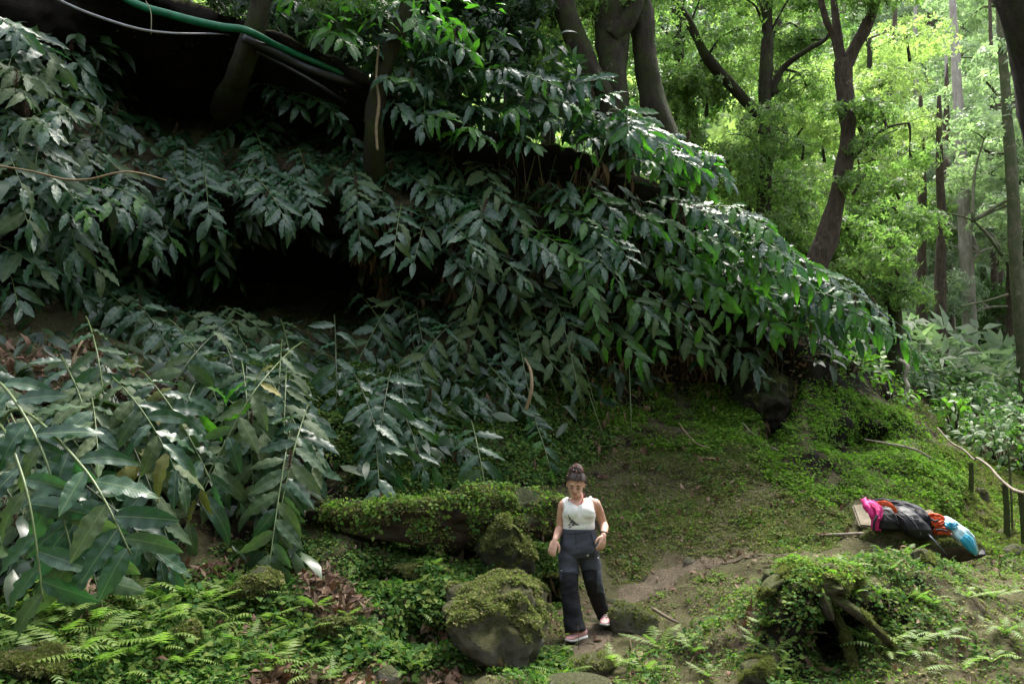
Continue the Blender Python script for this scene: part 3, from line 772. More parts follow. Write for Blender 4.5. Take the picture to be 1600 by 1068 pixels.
tree('leaning brown tree that forks high, rooted behind the end of the bank', P(1258, 470, 12.6), PP([(1272, 415, 12.5), (1293, 365, 12.5), (1310, 300, 12.5), (1324, 220, 12.5), (1323, 160, 12.5), (1317, 95, 12.5)]), [.24, .20, .18, .15, .13, .12, .14, .13], BARK2,
     [(PP([(1318, 110, 12.5), (1335, 75, 12.4), (1352, 45, 12.3), (1370, 0, 12.2), (1385, -90, 12.1)]), [.12, .10, .10, .07, .06]),
      (PP([(1318, 105, 12.5), (1310, 60, 12.5), (1303, 0, 12.5), (1300, -100, 12.4)]), [.08, .07, .06, .05]),
      (PP([(1314, 110, 12.5), (1303, 60, 12.4), (1290, 30, 12.3), (1278, -20, 12.2)]), [.06, .05, .05, .04]),
      (PP([(1330, 250, 12.5), (1352, 225, 12.3), (1385, 200, 12.1), (1420, 192, 12)]), [.035, .03, .022, .012])],
     pads=pads_in([(1290,-60),(1430,-60),(1410,60),(1350,40)], 6, 11.8, 13, .4, .6) + pads_in([(1290,170),(1400,160),(1445,230),(1430,300),(1350,330),(1320,260)], 9, 11.9, 13.4, .4, .65) + pads_in([(1300,350),(1400,360),(1420,450),(1310,430)], 7, 12.4, 14, .4, .6), leaf=.11, mat='bright', dens=320)
LBL = ['bright tree filling the gap left of the forked tree', 'bright tree seen between the curved trunk and the slender tree', 'bright tree behind the slender dark tree', 'bright tree right behind the leaning brown tree', 'low bright tree behind the shoulder of the bank', 'bright tree low beside the valley path']
for i, (poly, bx, by, Y0, n) in enumerate([
    ([(760,-60),(930,-60),(960,120),(900,230),(800,200)], 850, 260, 14, 16),
    ([(960,-80),(1120,-80),(1130,150),(1080,300),(1000,250)], 1075, 340, 15, 20),
    ([(1110,-40),(1300,-40),(1290,240),(1230,420),(1140,380)], 1215, 440, 17, 30),
    ([(1230,80),(1440,60),(1430,260),(1340,350),(1250,300)], 1345, 470, 18, 24),
    ([(1080,280),(1260,280),(1300,430),(1220,450),(1120,400)], 1170, 460, 15, 18),
    ([(1280,330),(1430,320),(1440,440),(1400,500),(1300,490)], 1380, 520, 15.5, 15)]):
    b0 = P(bx, by, Y0); b0.z = drop(b0.x, b0.y, 30)
    top = P(bx + random.uniform(-30, 30), min(p[1] for p in poly), Y0)
    tree(LBL[i], b0, [b0 * .6 + top * .4 + Vector((.2, 0, 0)), b0 * .3 + top * .7, top], [.16, .13, .1, .05], BARK, (), pads_in(poly, n, Y0 - 1, Y0 + 1.6, .6, 1.0), .12, ['bright', 'bright', 'lime', 'lime', 'bright', 'bright'][i], 240, 'bright trees beyond the bank')
# the dense dark trees that close the crest above the hollow
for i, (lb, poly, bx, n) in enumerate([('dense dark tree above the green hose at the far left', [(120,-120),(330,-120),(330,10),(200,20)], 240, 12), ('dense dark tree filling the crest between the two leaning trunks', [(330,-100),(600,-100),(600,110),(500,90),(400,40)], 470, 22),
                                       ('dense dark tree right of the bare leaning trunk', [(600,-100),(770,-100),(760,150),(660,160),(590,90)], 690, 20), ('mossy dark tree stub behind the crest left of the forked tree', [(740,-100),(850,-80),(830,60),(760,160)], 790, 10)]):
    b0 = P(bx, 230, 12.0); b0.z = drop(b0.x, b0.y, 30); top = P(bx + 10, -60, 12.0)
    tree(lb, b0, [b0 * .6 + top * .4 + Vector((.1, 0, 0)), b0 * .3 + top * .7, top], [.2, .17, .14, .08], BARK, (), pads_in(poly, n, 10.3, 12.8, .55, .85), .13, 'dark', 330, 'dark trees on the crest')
# pale and blue-green trees on the right
def far_tree(label, px_, pyb, Y, toppy, rad, bark, poly, n, r0, r1, leaf, mat, dens, lean=0, limbs=(), tm=None, name='forest_tree', group=None, dY=2.0, flat=.42):
    toppy = min(toppy, 150)
    b0 = P(px_, pyb, Y)
    g = drop(b0.x, b0.y, 40)
    if g < b0.z: b0.z = max(g, b0.z - 3)
    pts = [P(px_ + lean * k / 4, pyb + (toppy - pyb) * k / 4, Y) + Vector((random.uniform(-.05, .05), 0, 0)) for k in range(1, 5)]
    return tree(label, b0, pts, [rad * 1.15, rad, rad * .88, rad * .7, rad * .35], bark, limbs, pads_in(poly, n, Y + .4, Y + 2 * dY, r0, r1), leaf, mat, dens, group, 12, 30, .18, tm, flat, True, name)
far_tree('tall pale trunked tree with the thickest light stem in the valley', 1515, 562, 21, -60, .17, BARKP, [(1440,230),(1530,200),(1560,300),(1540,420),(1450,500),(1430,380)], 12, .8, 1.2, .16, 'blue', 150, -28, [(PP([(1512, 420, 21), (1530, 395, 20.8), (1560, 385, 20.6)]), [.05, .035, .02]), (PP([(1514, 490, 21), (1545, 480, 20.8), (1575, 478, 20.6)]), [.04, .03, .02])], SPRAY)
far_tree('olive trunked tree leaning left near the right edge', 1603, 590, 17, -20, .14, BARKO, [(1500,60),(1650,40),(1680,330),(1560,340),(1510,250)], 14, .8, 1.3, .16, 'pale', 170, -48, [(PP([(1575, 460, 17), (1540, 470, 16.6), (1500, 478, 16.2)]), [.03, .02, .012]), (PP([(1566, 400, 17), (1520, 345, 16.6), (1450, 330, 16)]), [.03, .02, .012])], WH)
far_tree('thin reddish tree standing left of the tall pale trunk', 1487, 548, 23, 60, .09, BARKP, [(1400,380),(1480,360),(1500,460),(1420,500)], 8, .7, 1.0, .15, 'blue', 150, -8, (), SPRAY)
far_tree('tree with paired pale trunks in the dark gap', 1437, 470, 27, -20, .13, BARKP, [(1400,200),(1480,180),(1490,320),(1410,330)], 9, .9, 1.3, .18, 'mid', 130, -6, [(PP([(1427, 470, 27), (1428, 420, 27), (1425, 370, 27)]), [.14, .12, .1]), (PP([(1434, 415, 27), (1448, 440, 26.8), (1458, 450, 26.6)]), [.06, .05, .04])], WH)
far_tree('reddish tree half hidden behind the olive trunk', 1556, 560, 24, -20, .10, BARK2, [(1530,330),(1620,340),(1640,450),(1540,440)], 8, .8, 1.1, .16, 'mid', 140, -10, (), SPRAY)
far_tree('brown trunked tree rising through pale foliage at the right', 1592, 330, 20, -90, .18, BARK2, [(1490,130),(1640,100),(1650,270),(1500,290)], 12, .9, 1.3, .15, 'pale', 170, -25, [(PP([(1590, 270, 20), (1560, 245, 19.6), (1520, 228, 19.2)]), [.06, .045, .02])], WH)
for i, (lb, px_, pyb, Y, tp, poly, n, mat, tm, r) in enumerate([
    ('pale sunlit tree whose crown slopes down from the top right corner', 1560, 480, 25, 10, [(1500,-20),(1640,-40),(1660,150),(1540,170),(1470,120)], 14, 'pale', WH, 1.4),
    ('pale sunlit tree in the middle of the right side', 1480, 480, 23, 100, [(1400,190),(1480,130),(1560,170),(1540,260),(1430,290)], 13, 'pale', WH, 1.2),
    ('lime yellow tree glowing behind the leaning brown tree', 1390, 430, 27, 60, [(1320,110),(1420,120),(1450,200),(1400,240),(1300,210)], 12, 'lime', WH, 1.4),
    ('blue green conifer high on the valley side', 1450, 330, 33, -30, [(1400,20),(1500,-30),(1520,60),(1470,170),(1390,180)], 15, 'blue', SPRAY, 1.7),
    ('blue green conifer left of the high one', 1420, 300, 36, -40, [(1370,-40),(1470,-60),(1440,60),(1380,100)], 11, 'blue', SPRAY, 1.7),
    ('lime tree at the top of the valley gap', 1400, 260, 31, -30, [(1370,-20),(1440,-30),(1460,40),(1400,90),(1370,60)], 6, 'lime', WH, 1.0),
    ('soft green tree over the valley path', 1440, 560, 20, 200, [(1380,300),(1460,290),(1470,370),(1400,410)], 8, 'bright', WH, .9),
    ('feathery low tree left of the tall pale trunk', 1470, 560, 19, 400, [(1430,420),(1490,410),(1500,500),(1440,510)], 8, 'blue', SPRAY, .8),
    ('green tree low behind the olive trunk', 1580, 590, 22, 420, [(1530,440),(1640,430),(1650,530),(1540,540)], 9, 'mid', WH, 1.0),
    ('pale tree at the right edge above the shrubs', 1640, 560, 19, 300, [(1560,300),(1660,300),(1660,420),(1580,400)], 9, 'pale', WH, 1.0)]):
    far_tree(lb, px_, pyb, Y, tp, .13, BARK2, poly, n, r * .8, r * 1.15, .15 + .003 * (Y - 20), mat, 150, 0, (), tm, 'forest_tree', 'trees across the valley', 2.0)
# dark trunk in the top right corner
tree('dark heavy trunk cutting the top right corner', P(1720, 820, 6.6), PP([(1700, 520, 6.3), (1660, 300, 6.1), (1622, 130, 6.0), (1592, 30, 5.9), (1570, -60, 5.9), (1560, -200, 5.8)]), [.26, .22, .19, .17, .15, .14, .14, .12], BARK)
# wood that clothes the far hillside
fp, fr = [], []
for i in range(900):
    Y = random.uniform(30, 88); a = random.uniform(-1.1, 1.25)
    x = a * Y; g = drop(x, Y, 120)
    if Y < 40 and a < .25: g += 0
    fp.append(((x, Y, g + random.uniform(1.5, 6.5)), random.uniform(1.8, 3.4)))
def wood(name, pads, mat, leaf, dens, tm):
    Ps, Ds = [], []
    for i, (c, r) in enumerate(pads):
        n = int(dens * r * r); d = rand_unit(n); d[:, 2] = np.abs(d[:, 2]) * 1.2 - .35; d = nrm(d)
        q = d * (rng.random(n) ** .25)[:, None] * np.array([1, 1, 1.15])
        Ps.append(q * r + np.array(c)); Ds.append(nrm(d + rand_unit(n) * .4))
    p = np.concatenate(Ps); d = np.concatenate(Ds)
    o = scatter(name, tm, p, frames(rand_unit(len(p)), d), leaf * rng.uniform(.7, 1.3, len(p)), mats=[mat])
    return tag(o, kind='stuff')
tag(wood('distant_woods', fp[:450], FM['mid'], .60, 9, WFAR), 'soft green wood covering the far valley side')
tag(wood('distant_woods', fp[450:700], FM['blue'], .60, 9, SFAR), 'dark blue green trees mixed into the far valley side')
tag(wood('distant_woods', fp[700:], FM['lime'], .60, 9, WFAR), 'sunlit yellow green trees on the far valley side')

# undergrowth on the valley floor and lower slopes
w_ = ((QC[:, 1] > 17) & (QC[:, 1] < 60) & (QPX > 700) & (QPX < 1760)).astype(float) * np.clip(30 / np.maximum(QC[:, 1], 10), .3, 2) ** 1.5
p, nn, k = sample_ground(5200, w_)
p[:, 2] += rng.uniform(0, 1.2, len(p))
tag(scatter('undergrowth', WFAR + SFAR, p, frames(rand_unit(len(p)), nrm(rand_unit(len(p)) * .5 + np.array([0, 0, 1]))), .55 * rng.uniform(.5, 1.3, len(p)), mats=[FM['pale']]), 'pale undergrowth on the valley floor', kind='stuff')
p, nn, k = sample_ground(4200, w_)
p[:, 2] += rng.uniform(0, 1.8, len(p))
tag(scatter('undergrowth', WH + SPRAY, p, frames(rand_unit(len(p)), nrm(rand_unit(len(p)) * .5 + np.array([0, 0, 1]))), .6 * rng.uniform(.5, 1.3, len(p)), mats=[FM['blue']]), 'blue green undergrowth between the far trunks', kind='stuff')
# unseen wood added behind and beside the viewer to block low sky light
bp_ = []
for i in range(150):
    a = random.uniform(math.radians(100), math.radians(260)) if i < 110 else random.choice([random.uniform(math.radians(62), math.radians(100)), random.uniform(math.radians(260), math.radians(285))])
    r_ = random.uniform(14, 24); bp_.append(((math.sin(a) * r_, math.cos(a) * r_, random.uniform(1.5, 12.5)), random.uniform(2.2, 3.2)))
tag(wood('woods_behind_viewer', bp_, FM['mid'], .70, 11, WFAR), 'unseen green wood added behind the viewer to block low sky')
# ------------------------------------------------------------------ the trees one stands under: trunks beside and behind the viewer, crowns overhead
def over_tree(label, x, y, h, tops, r, dens):
    z = drop(x, y, 12); b = Vector((x, y, z))
    tp = Vector((x + .5, y + .3, z + h))
    limbs = [([tp * .35 + b * .65 + Vector((0, 0, h * .3)), (Vector(t) + tp) / 2, Vector(t)], [.12, .08, .03]) for t in tops]
    return tree(label, b, [b * .7 + tp * .3 + Vector((.15, 0, 0)), b * .3 + tp * .7, tp], [.28, .22, .18, .1], BARK, limbs, [(t, r * random.uniform(.8, 1.15)) for t in tops], .17, 'mid', dens, 'trees standing around the viewer', 12, 24, .2, None, .5, True)
def tops_in(x0, x1, y0, y1, z0, z1, n):
    return [(random.uniform(x0, x1), random.uniform(y0, y1), random.uniform(z0, z1)) for _ in range(n)]
over_tree('tall tree behind the viewer on the right', 7.5, -2.5, 8.5, tops_in(1, 8, -2, 5, 8.2, 11.5, 16), 1.25, 34)
over_tree('tall tree behind the viewer on the left', -6.0, -4.0, 8.5, tops_in(-6, 2, -4, 3.0, 8.2, 11.5, 12), 1.25, 30)
over_tree('tall tree at the right, out over the path', 9.5, 3.0, 9, tops_in(4, 9.5, 0, 6.0, 8.5, 12, 12), 1.3, 30)

over_tree('unseen tree added on the crest to shade the upper left canes', -6.4, 10.2, 4.2, tops_in(-7.8, -1.8, 8.8, 12.4, 9.6, 12.8, 28), 1.25, 50)  # out of view, added to keep the sun off the upper left canes
# ------------------------------------------------------------------ rocks, old log, stump
def ico(sub):
    bm = bmesh.new(); bmesh.ops.create_icosphere(bm, subdivisions=sub, radius=1)
    V = np.array([tuple(v.co) for v in bm.verts]); Fc = np.array([[v.index for v in f.verts] for f in bm.faces]); bm.free()
    return V, Fc
ICO = {k: ico(k) for k in (2, 3, 4, 5)}
def rock_np(r, seed=0, sub=4, rough=.16, cuts=7, sq=1.0):
    V, Fc = ICO[sub]; V = V.copy(); rs = np.random.default_rng(seed)
    for k in range(cuts):                       # broken faces
        n = nrm(rs.normal(size=3)); d = rs.uniform(.62, .85)
        h = V @ n - d; V -= np.where(h > 0, h, 0)[:, None] * n * .92
    off = Vector((seed * 1.7, seed * .3, 0))
    for i in range(len(V)):
        p = Vector(V[i])
        V[i] *= 1 + rough * noise.noise(p * 1.3 + off) + rough * .45 * noise.noise(p * 3.7 + off) + rough * .18 * noise.noise(p * 9 + off) + rough * .1 * noise.noise(p * 21 + off)
    return V * np.array(r), Fc
MOSSR = rock_mat('mossy_stone', (.035, .032, .026), (.17, .155, .125), (.10, .105, .035), .50)
MOSSD = rock_mat('dark_mossy_stone', (.02, .018, .014), (.10, .09, .07), (.075, .085, .03), .60)
PALER = rock_mat('pale_stone', (.16, .13, .10), (.36, .30, .25), (.10, .11, .04), .22)
STEPW = rock_mat('weathered_step_wood', (.045, .038, .028), (.17, .145, .11), (.07, .08, .025), .30, 9)
EARTH = rock_mat('red_brown_earth', (.022, .014, .010), (.085, .055, .038), (.05, .065, .015), .42, 8)
BOULD = rock_mat('boulder_stone', (.045, .04, .03), (.22, .195, .155), (.10, .10, .035), .48, 6)
# little moss / leaf templates (shared with the ground cover)
def blade_tuft(n, h, w, seed, spread=.6):
    r = random.Random(seed); V, T = [], []
    for i in range(n):
        a = r.random() * 6.28; e = r.uniform(.5, 1.4) * spread
        d = Vector((math.cos(a) * e, math.sin(a) * e, 1)).normalized() * h * r.uniform(.6, 1.2)
        s = Vector((-math.sin(a), math.cos(a), 0)) * w; o = Vector((r.uniform(-.5, .5), r.uniform(-.5, .5), 0)) * h * spread
        k = len(V); V += [o + s, o - s, o + d]; T.append((k, k + 1, k + 2))
    return np.array([tuple(v) for v in V]), [np.zeros((0, 4), int), np.array(T)]
def sprig(n, h, l, w, seed, flat=.35, fold=.25):
    r = random.Random(seed); V, Q = [], []
    for i in range(n):
        a = i * 2.4 + r.uniform(-.5, .5); rr = r.uniform(.1, 1) * h * .9; hh = h * r.uniform(.35, 1.1)
        o = Vector((math.cos(a) * rr, math.sin(a) * rr, hh)); b = a + r.uniform(-.9, .9); e = r.uniform(-.3, .9) * flat
        d = Vector((math.cos(b) * math.cos(e), math.sin(b) * math.cos(e), math.sin(e))); L = l * r.uniform(.65, 1.2)
        s = d.cross(Vector((r.uniform(-.4, .4), r.uniform(-.4, .4), 1))).normalized() * w * L; u = s.cross(d).normalized() * w * L * fold * (1 if s.cross(d).z > 0 else -1)
        k = len(V)
        V += [o, o + d * L * .45 + s + u, o + d * L - Vector((0, 0, .12 * L)), o + d * L * .45 - s + u]
        Q.append((k, k + 1, k + 2, k + 3))
    return np.array([tuple(v) for v in V]), [np.array(Q)]
MOSS_T = [blade_tuft(6, 1.1, .14, s) for s in range(4)]
SPR_T = [sprig(6, .9, .74, .38, s) for s in range(5)]
CREEP_T = [sprig(4, .35, .68, .40, 40 + s, .8) for s in range(4)]
CM = {
 'clover': leaf_mat('clover_green', [(.07, .145, .02), (.11, .20, .025), (.16, .25, .035), (.05, .11, .02)], .8, .38, spec=.12),
 'ivy': leaf_mat('creeper_dark_green', [(.030, .075, .02), (.055, .12, .03), (.09, .15, .03), (.13, .16, .04)], .8, .28, spec=.12),
 'moss': leaf_mat('moss_yellow_green', [(.10, .11, .035), (.15, .155, .05), (.20, .20, .075), (.10, .12, .035), (.13, .10, .055)], .8, .3, spec=.15),
 'small': leaf_mat('creeping_small_leaves', [(.10, .125, .045), (.16, .17, .065), (.08, .11, .035), (.24, .22, .10), (.15, .12, .075)], .8, .35, spec=.12),
 'fern': leaf_mat('fern_green', [(.09, .16, .03), (.13, .20, .04), (.17, .24, .055)], .55, .42, spec=.3, rand='obj'),
 'ferni': leaf_mat('fern_green_small', [(.08, .13, .03), (.12, .17, .045), (.16, .20, .06)], .55, .42, spec=.3),
 'litter': leaf_mat('dry_leaf', [(.09, .052, .032), (.16, .10, .065), (.24, .17, .12), (.07, .04, .028), (.20, .115, .08)], .8, .12, tcol=(.12, .06, .03), spec=.2),
}
def surf_points(V, Fc, n, up_min=.1, lift=0):
    a, b, c = V[Fc[:, 0]], V[Fc[:, 1]], V[Fc[:, 2]]
    cr_ = np.cross(b - a, c - a); ar = np.linalg.norm(cr_, axis=1); nn = nrm(cr_)
    w = ar * (nn[:, 2] > up_min); k = rng.choice(len(Fc), n, p=w / w.sum())
    u, v = rng.random(n)[:, None], rng.random(n)[:, None]; sw = (u + v > 1); u = np.where(sw, 1 - u, u); v = np.where(sw, 1 - v, v)
    return a[k] + (b[k] - a[k]) * u + (c[k] - a[k]) * v, nn[k]
def dress(root, V, Fc, nm, kind='moss', size=.022, up=.15, tm=None, name='moss', patch=True):
    p, n = surf_points(V, Fc, nm, up)
    if patch:
        keep = np.array([noise.noise(Vector(q) * 4.0 + Vector((3, 7, 1))) > -.12 for q in p]); p, n = p[keep], n[keep]
    z = nrm(n + np.array([0, 0, .5]) + rand_unit(len(p)) * .25)
    o = scatter(name, tm or MOSS_T, p, frames(rand_unit(len(p)), z), size * rng.uniform(.6, 1.5, len(p)), mats=[CM[kind]], parent=root)
    return tag(o, kind='stuff')
def rest(c, r, k=.45):
    """set a stone down on the ground under the line of sight through its middle"""
    x, y = pix(np.array(c)); h, _ = hit(float(x), float(y) + 1234 * r[2] * .35 / c[1])
    if abs(h.y - c[1]) < 1.6: return Vector((h.x, h.y + r[1] * .25, h.z + r[2] * k))
    return Vector((c[0], c[1], drop(c[0], c[1], c[2] + 1.2) + r[2] * k))
def rock(label, c, r, mat, seed, moss=0, rot=0, sub=4, rough=.16, cuts=7, name='mossy_rock', cat='rock', extra=None, group=None, mat_tilt=0, small=0):
    if max(r) < .3 and name == 'mossy_rock': c = rest(c, r)
    V, Fc = rock_np(r, seed, sub, rough, cuts)
    if r[0] == .50: V[:, 0] = V[:, 0] * (.86 + .55 * V[:, 2]) + .10 * V[:, 2] * -1 * .3; V[:, 2] = np.minimum(V[:, 2], .34 + .06 * np.sin(V[:, 0] * 9))
    Rm = np.array(Matrix.Rotation(rot, 3, 'Z') @ Matrix.Rotation(mat_tilt, 3, 'Y'))
    V = V @ Rm.T
    root = empty(name, c, label, cat, group)
    link('stone', mesh_np('stone', V, [Fc]), root, mat)
    if moss: dress(root, V, Fc, moss)
    if small: dress(root, V, Fc, small, 'small', .03, .3, CREEP_T, 'creeping_leaves')
    return root
def at_ground(px, py, lift=0.0, dy=0.0):
    h, _ = hit(px, py); return Vector((h.x, h.y + dy, h.z + lift))
rock('large boulder with a mossy top and bare grey lower face left of the person', P(768, 978, 6.25), (.50, .38, .41), BOULD, 4, 5500, .4, 5, .34, 5, small=4500)
rock('rounded hump of stone buried in yellow moss above the large boulder', P(788, 870, 7.05), (.26, .26, .27), MOSSD, 8, 4500, .1, 4, .32, small=2500)
rock('smooth boulder with thin green moss beside the right foot of the path', P(988, 972, 6.95), (.235, .22, .165), rock_mat('green_filmed_stone', (.06, .055, .04), (.24, .22, .17), (.09, .10, .03), .46, 7), 13, 250, -.25, 4, .10, 4)
rock('flat ledge stone capped with moss over a black gap beside the person', P(856, 899, 7.3), (.15, .2, .05), MOSSD, 21, 1200, .1, 4, .14, 4)
rock('half sunken stone in the middle of the path at the bottom', P(925, 1046, 6.05), (.22, .16, .10), MOSSR, 25, 300, .2, 4, .12, 5)
rock('pale flat stone cut by the bottom edge below the path', P(900, 1072, 5.6), (.26, .14, .07), PALER, 28, 0, 0, 3, .1, 4)
rock('pale pinkish stone at the bottom left of the large boulder', P(606, 1060, 5.45), (.085, .08, .075), PALER, 30, 0, 0, 3, .12, 5)
rock('small grey stone lying at the bend of the path', P(1076, 878, 7.9), (.06, .05, .05), PALER, 33, 0, 0, 3, .12, 5)
rock('small pale stone right of the smooth boulder', P(1062, 995, 6.3), (.065, .05, .045), PALER, 35, 0, 0, 3)
rock('moss covered stone in the bottom left corner', P(40, 1050, 4.75), (.22, .16, .11), MOSSD, 40, 3800, 0, 4, small=500)
rock('low mossy stone among ferns at the lower left', P(285, 998, 5.3), (.11, .10, .09), MOSSD, 42, 1600, 0, 4, .3, small=1200)
rock('tall mossy stone under the hanging ginger at the lower left', P(398, 925, 5.9), (.17, .14, .16), MOSSD, 44, 2600, .5, 4, .34, small=1800)
rock('mossy stone at the edge of the fern bank near the bottom', P(525, 988, 5.95), (.15, .13, .09), MOSSD, 46, 1500, .9, 4, .34, small=1600)
rock('dark stone in front of the old log left of the hump', P(655, 895, 6.9), (.24, .16, .07), MOSSD, 48, 900, .1, 4, small=300)
rock('brown stone between the ferns and the log with the backpacks', P(1446, 882, 7.7), (.13, .11, .12), MOSSR, 52, 350, .3, 4, .14, 6)
rock('small dark stone just left of the bench log among ferns', P(1412, 848, 8.1), (.07, .06, .06), MOSSD, 53, 100, .3, 3)
rock('pale stone on the slope right of the backpacks', P(1588, 862, 8.6), (.11, .09, .07), PALER, 55, 60, .3, 3)
rock('round stone on the slope beyond the blue cloth', P(1572, 832, 8.9), (.08, .07, .05), PALER, 56, 60, .3, 3)
rock('stone jutting from the earth near the fence stakes', P(1536, 775, 9.7), (.09, .08, .12), MOSSR, 57, 60, .3, 3)
rock('mossy knob at the bottom edge under the stump', P(1185, 1058, 5.45), (.14, .12, .12), MOSSR, 58, 1200, .3, 4)
rock('crumbling block of earth above the clover under the ginger', P(1192, 622, 10.9), (.5, .4, .42), rock_mat('wet_dark_earth', (.012, .009, .007), (.05, .038, .028), (.05, .06, .02), .45, 8), 61, 2500, .5, 5, .5, 6, name='earth_block', cat='earth block')
# wooden steps across the path
for i, (lb, a, b_, r) in enumerate([('upper weathered log step behind the raised foot', P(938, 934, 7.55), P(988, 947, 7.45), .055),
                                    ('thick weathered log step under the raised foot', P(896, 968, 7.25), P(962, 972, 7.15), .075),
                                    ('lower mossy log step under the planted foot', P(868, 1004, 6.95), P(950, 1010, 6.85), .06)]):
    m_ = (a + b_) / 2 + Vector((0, 0, .012))
    a = a - Vector((0, 0, r * .7)); b_ = b_ - Vector((0, 0, r * .7)); m_ -= Vector((0, 0, r * .7))
    V, Fs = tube_vf(smooth_path([a, m_, b_], 26), lerp_list([r * .9, r, r * 1.05, r * .85], 26), 16, True, .35, i, .8)
    root = empty('log_step', a, lb, 'step', 'log steps in the path')
    link('log', mesh_np('log', V - np.array(a), Fs), root, STEPW)
# rotten log that carries the soil ledge
a = P(545, 812, 6.95); pts = [P(480, 800, 6.9), a, P(620, 812, 7.0), P(700, 812, 7.15), P(780, 806, 7.3), P(835, 800, 7.45), P(882, 806, 7.6)]
V, Fs = tube_vf(smooth_path(pts, 90), lerp_list([.08, .14, .15, .16, .14, .15, .10], 90), 40, True, .95, 3, 1.0)
root = empty('fallen_log', a, 'rotten log under a ledge of soil and creeping leaves left of the person', 'log')
V -= np.array(a)
link('wood', mesh_np('wood', V, Fs), root, EARTH)
q = Fs[0]; TF = np.concatenate([q[:, :3], q[:, [0, 2, 3]]])
TFn = np.cross(V[TF[:, 1]] - V[TF[:, 0]], V[TF[:, 2]] - V[TF[:, 0]])
if (TFn * (V[TF[:, 0]] - V.mean(0)))[:, 2].sum() < 0: TF = TF[:, ::-1]
dress(root, V, TF, 5000, 'small', .027, -.4, CREEP_T, 'creeping_leaves'); dress(root, V, TF, 4500, 'moss', .022, .1); dress(root, V, TF, 450, 'clover', .040, .0, SPR_T, 'leafy_sprigs')
dress(root, V, TF, 500, 'ivy', .045, -.6, SPR_T, 'hanging_leaves')
# stump with arching roots over a hollow
sb = P(1262, 930, 6.2)
root = empty('tree_stump', sb, 'mossy old stump with arching roots over a dark hollow at the lower right', 'stump')
SW = rock_mat('rotten_root_wood', (.03, .022, .015), (.15, .12, .09), (.085, .10, .02), .50, 8)
V, Fc = rock_np((.34, .30, .13), 72, 5, .5, 4)
V = V + np.array(P(1262, 908, 6.2) - sb)
link('stump_top', mesh_np('stump_top', V, [Fc]), root, SW)
dress(root, V, Fc, 8000, 'moss', .024, .0); dress(root, V, Fc, 5000, 'small', .028, -.4, CREEP_T, 'creeping_leaves'); dress(root, V, Fc, 500, 'clover', .035, .2, SPR_T, 'leafy_sprigs')
for nm, pl, rr, sd in [('root', [(1250, 893, 6.2), (1218, 905, 6.05), (1196, 922, 5.95), (1186, 935, 5.93)], [.085, .07, .05, .02], 1),
                       ('root', [(1244, 915, 6.1), (1240, 960, 5.95), (1241, 1000, 5.9), (1248, 1050, 5.85)], [.06, .035, .028, .022], 2),
                       ('root', [(1275, 905, 6.0), (1287, 935, 5.88), (1294, 955, 5.85), (1300, 968, 5.85)], [.045, .04, .03, .015], 3),
                       ('root', [(1282, 925, 6.0), (1315, 940, 5.9), (1345, 962, 5.85), (1375, 990, 5.9), (1395, 1010, 6.0)], [.04, .030, .027, .022, .015], 4),
                       ('root', [(1296, 950, 6.1), (1318, 985, 6.05), (1330, 1030, 5.95), (1336, 1075, 5.85)], [.035, .03, .022, .015], 5),
                       ('root', [(1256, 970, 6.3), (1272, 1010, 6.2), (1290, 1050, 6.0)], [.03, .022, .015], 6),
                       ('root', [(1257, 973, 5.95), (1270, 985, 5.9), (1292, 988, 5.9)], [.008, .007, .004], 7)]:
    path = smooth_path([P(*q_) - sb for q_ in pl], 26)
    V, Fs = tube_vf(path, lerp_list(rr, 26), 14, True, 1.1, sd)
    link(nm, mesh_np(nm, V, Fs), root, SW)
    if sd in (1, 3, 4, 5):
        TF = np.concatenate([Fs[0][:, :3], Fs[0][:, [0, 2, 3]]])
        cn = np.cross(V[TF[:, 1]] - V[TF[:, 0]], V[TF[:, 2]] - V[TF[:, 0]])
        ctr = np.array([tuple(v) for v in path])
        d_ = V[TF[:, 0]] - ctr[np.clip((TF[:, 0] // 12), 0, 25)]
        if (cn * d_).sum() < 0: TF = TF[:, ::-1]
        dress(root, V, TF, 3500, 'moss', .016, -.4)
# ------------------------------------------------------------------ ground cover
def noise_at(P_, f, off=0.0):
    return np.array([noise.noise(Vector(p) * f + Vector((off, off * .7, 0))) for p in P_])
inview = (QPX > -120) & (QPX < 1760) & (QPY > -40) & (QPY < 1180) & (QC[:, 1] > 3.5)
nearw = np.clip(9.0 / np.maximum(QC[:, 1], 3), .2, 1.5) ** 1.3
upz = np.clip(QN[:, 2], 0, 1)
offpath = (path_dist(QC) > .19 + .1 * np.sin(QC[:, 0] * 9)).astype(float)
NA, NB, NCc = noise_at(QC, .9), noise_at(QC, 2.4, 5), noise_at(QC, .5, 11)
def zone(poly, feather=None):
    return in_poly(QPX, QPY, poly).astype(float)
Zclover = zone([(1215,590),(1300,600),(1420,650),(1505,745),(1500,790),(1430,800),(1350,775),(1290,800),(1180,740),(1190,690),(1225,660)])
Zlitter = zone([(860,640),(1200,700),(1340,800),(1300,860),(1100,870),(960,930),(930,800)])
Zleft = zone([(-100,900),(500,840),(560,700),(880,690),(900,1100),(-100,1100)])
Zright = zone([(960,1100),(1010,930),(1180,880),(1700,860),(1700,1100)])
Zfar = (QC[:, 1] > 10.5) & (QPX > 1180)
Zcliff = (QN[:, 2] < .45) & (QPX < 1260)
def spread(name, label, n, w, tm, size, mat, z_up=.6, lift=0.0, jit=.35):
    p, nn, k = sample_ground(n, w)
    z = nrm(nn * (1 - z_up) + np.array([0, 0, z_up]) + rand_unit(n) * jit * .5)
    o = scatter(name, tm, p + nn * lift, frames(rand_unit(n), z), size * rng.uniform(.6, 1.35, n), mats=[mat])
    return tag(o, label, kind='stuff')
B = inview * nearw * offpath
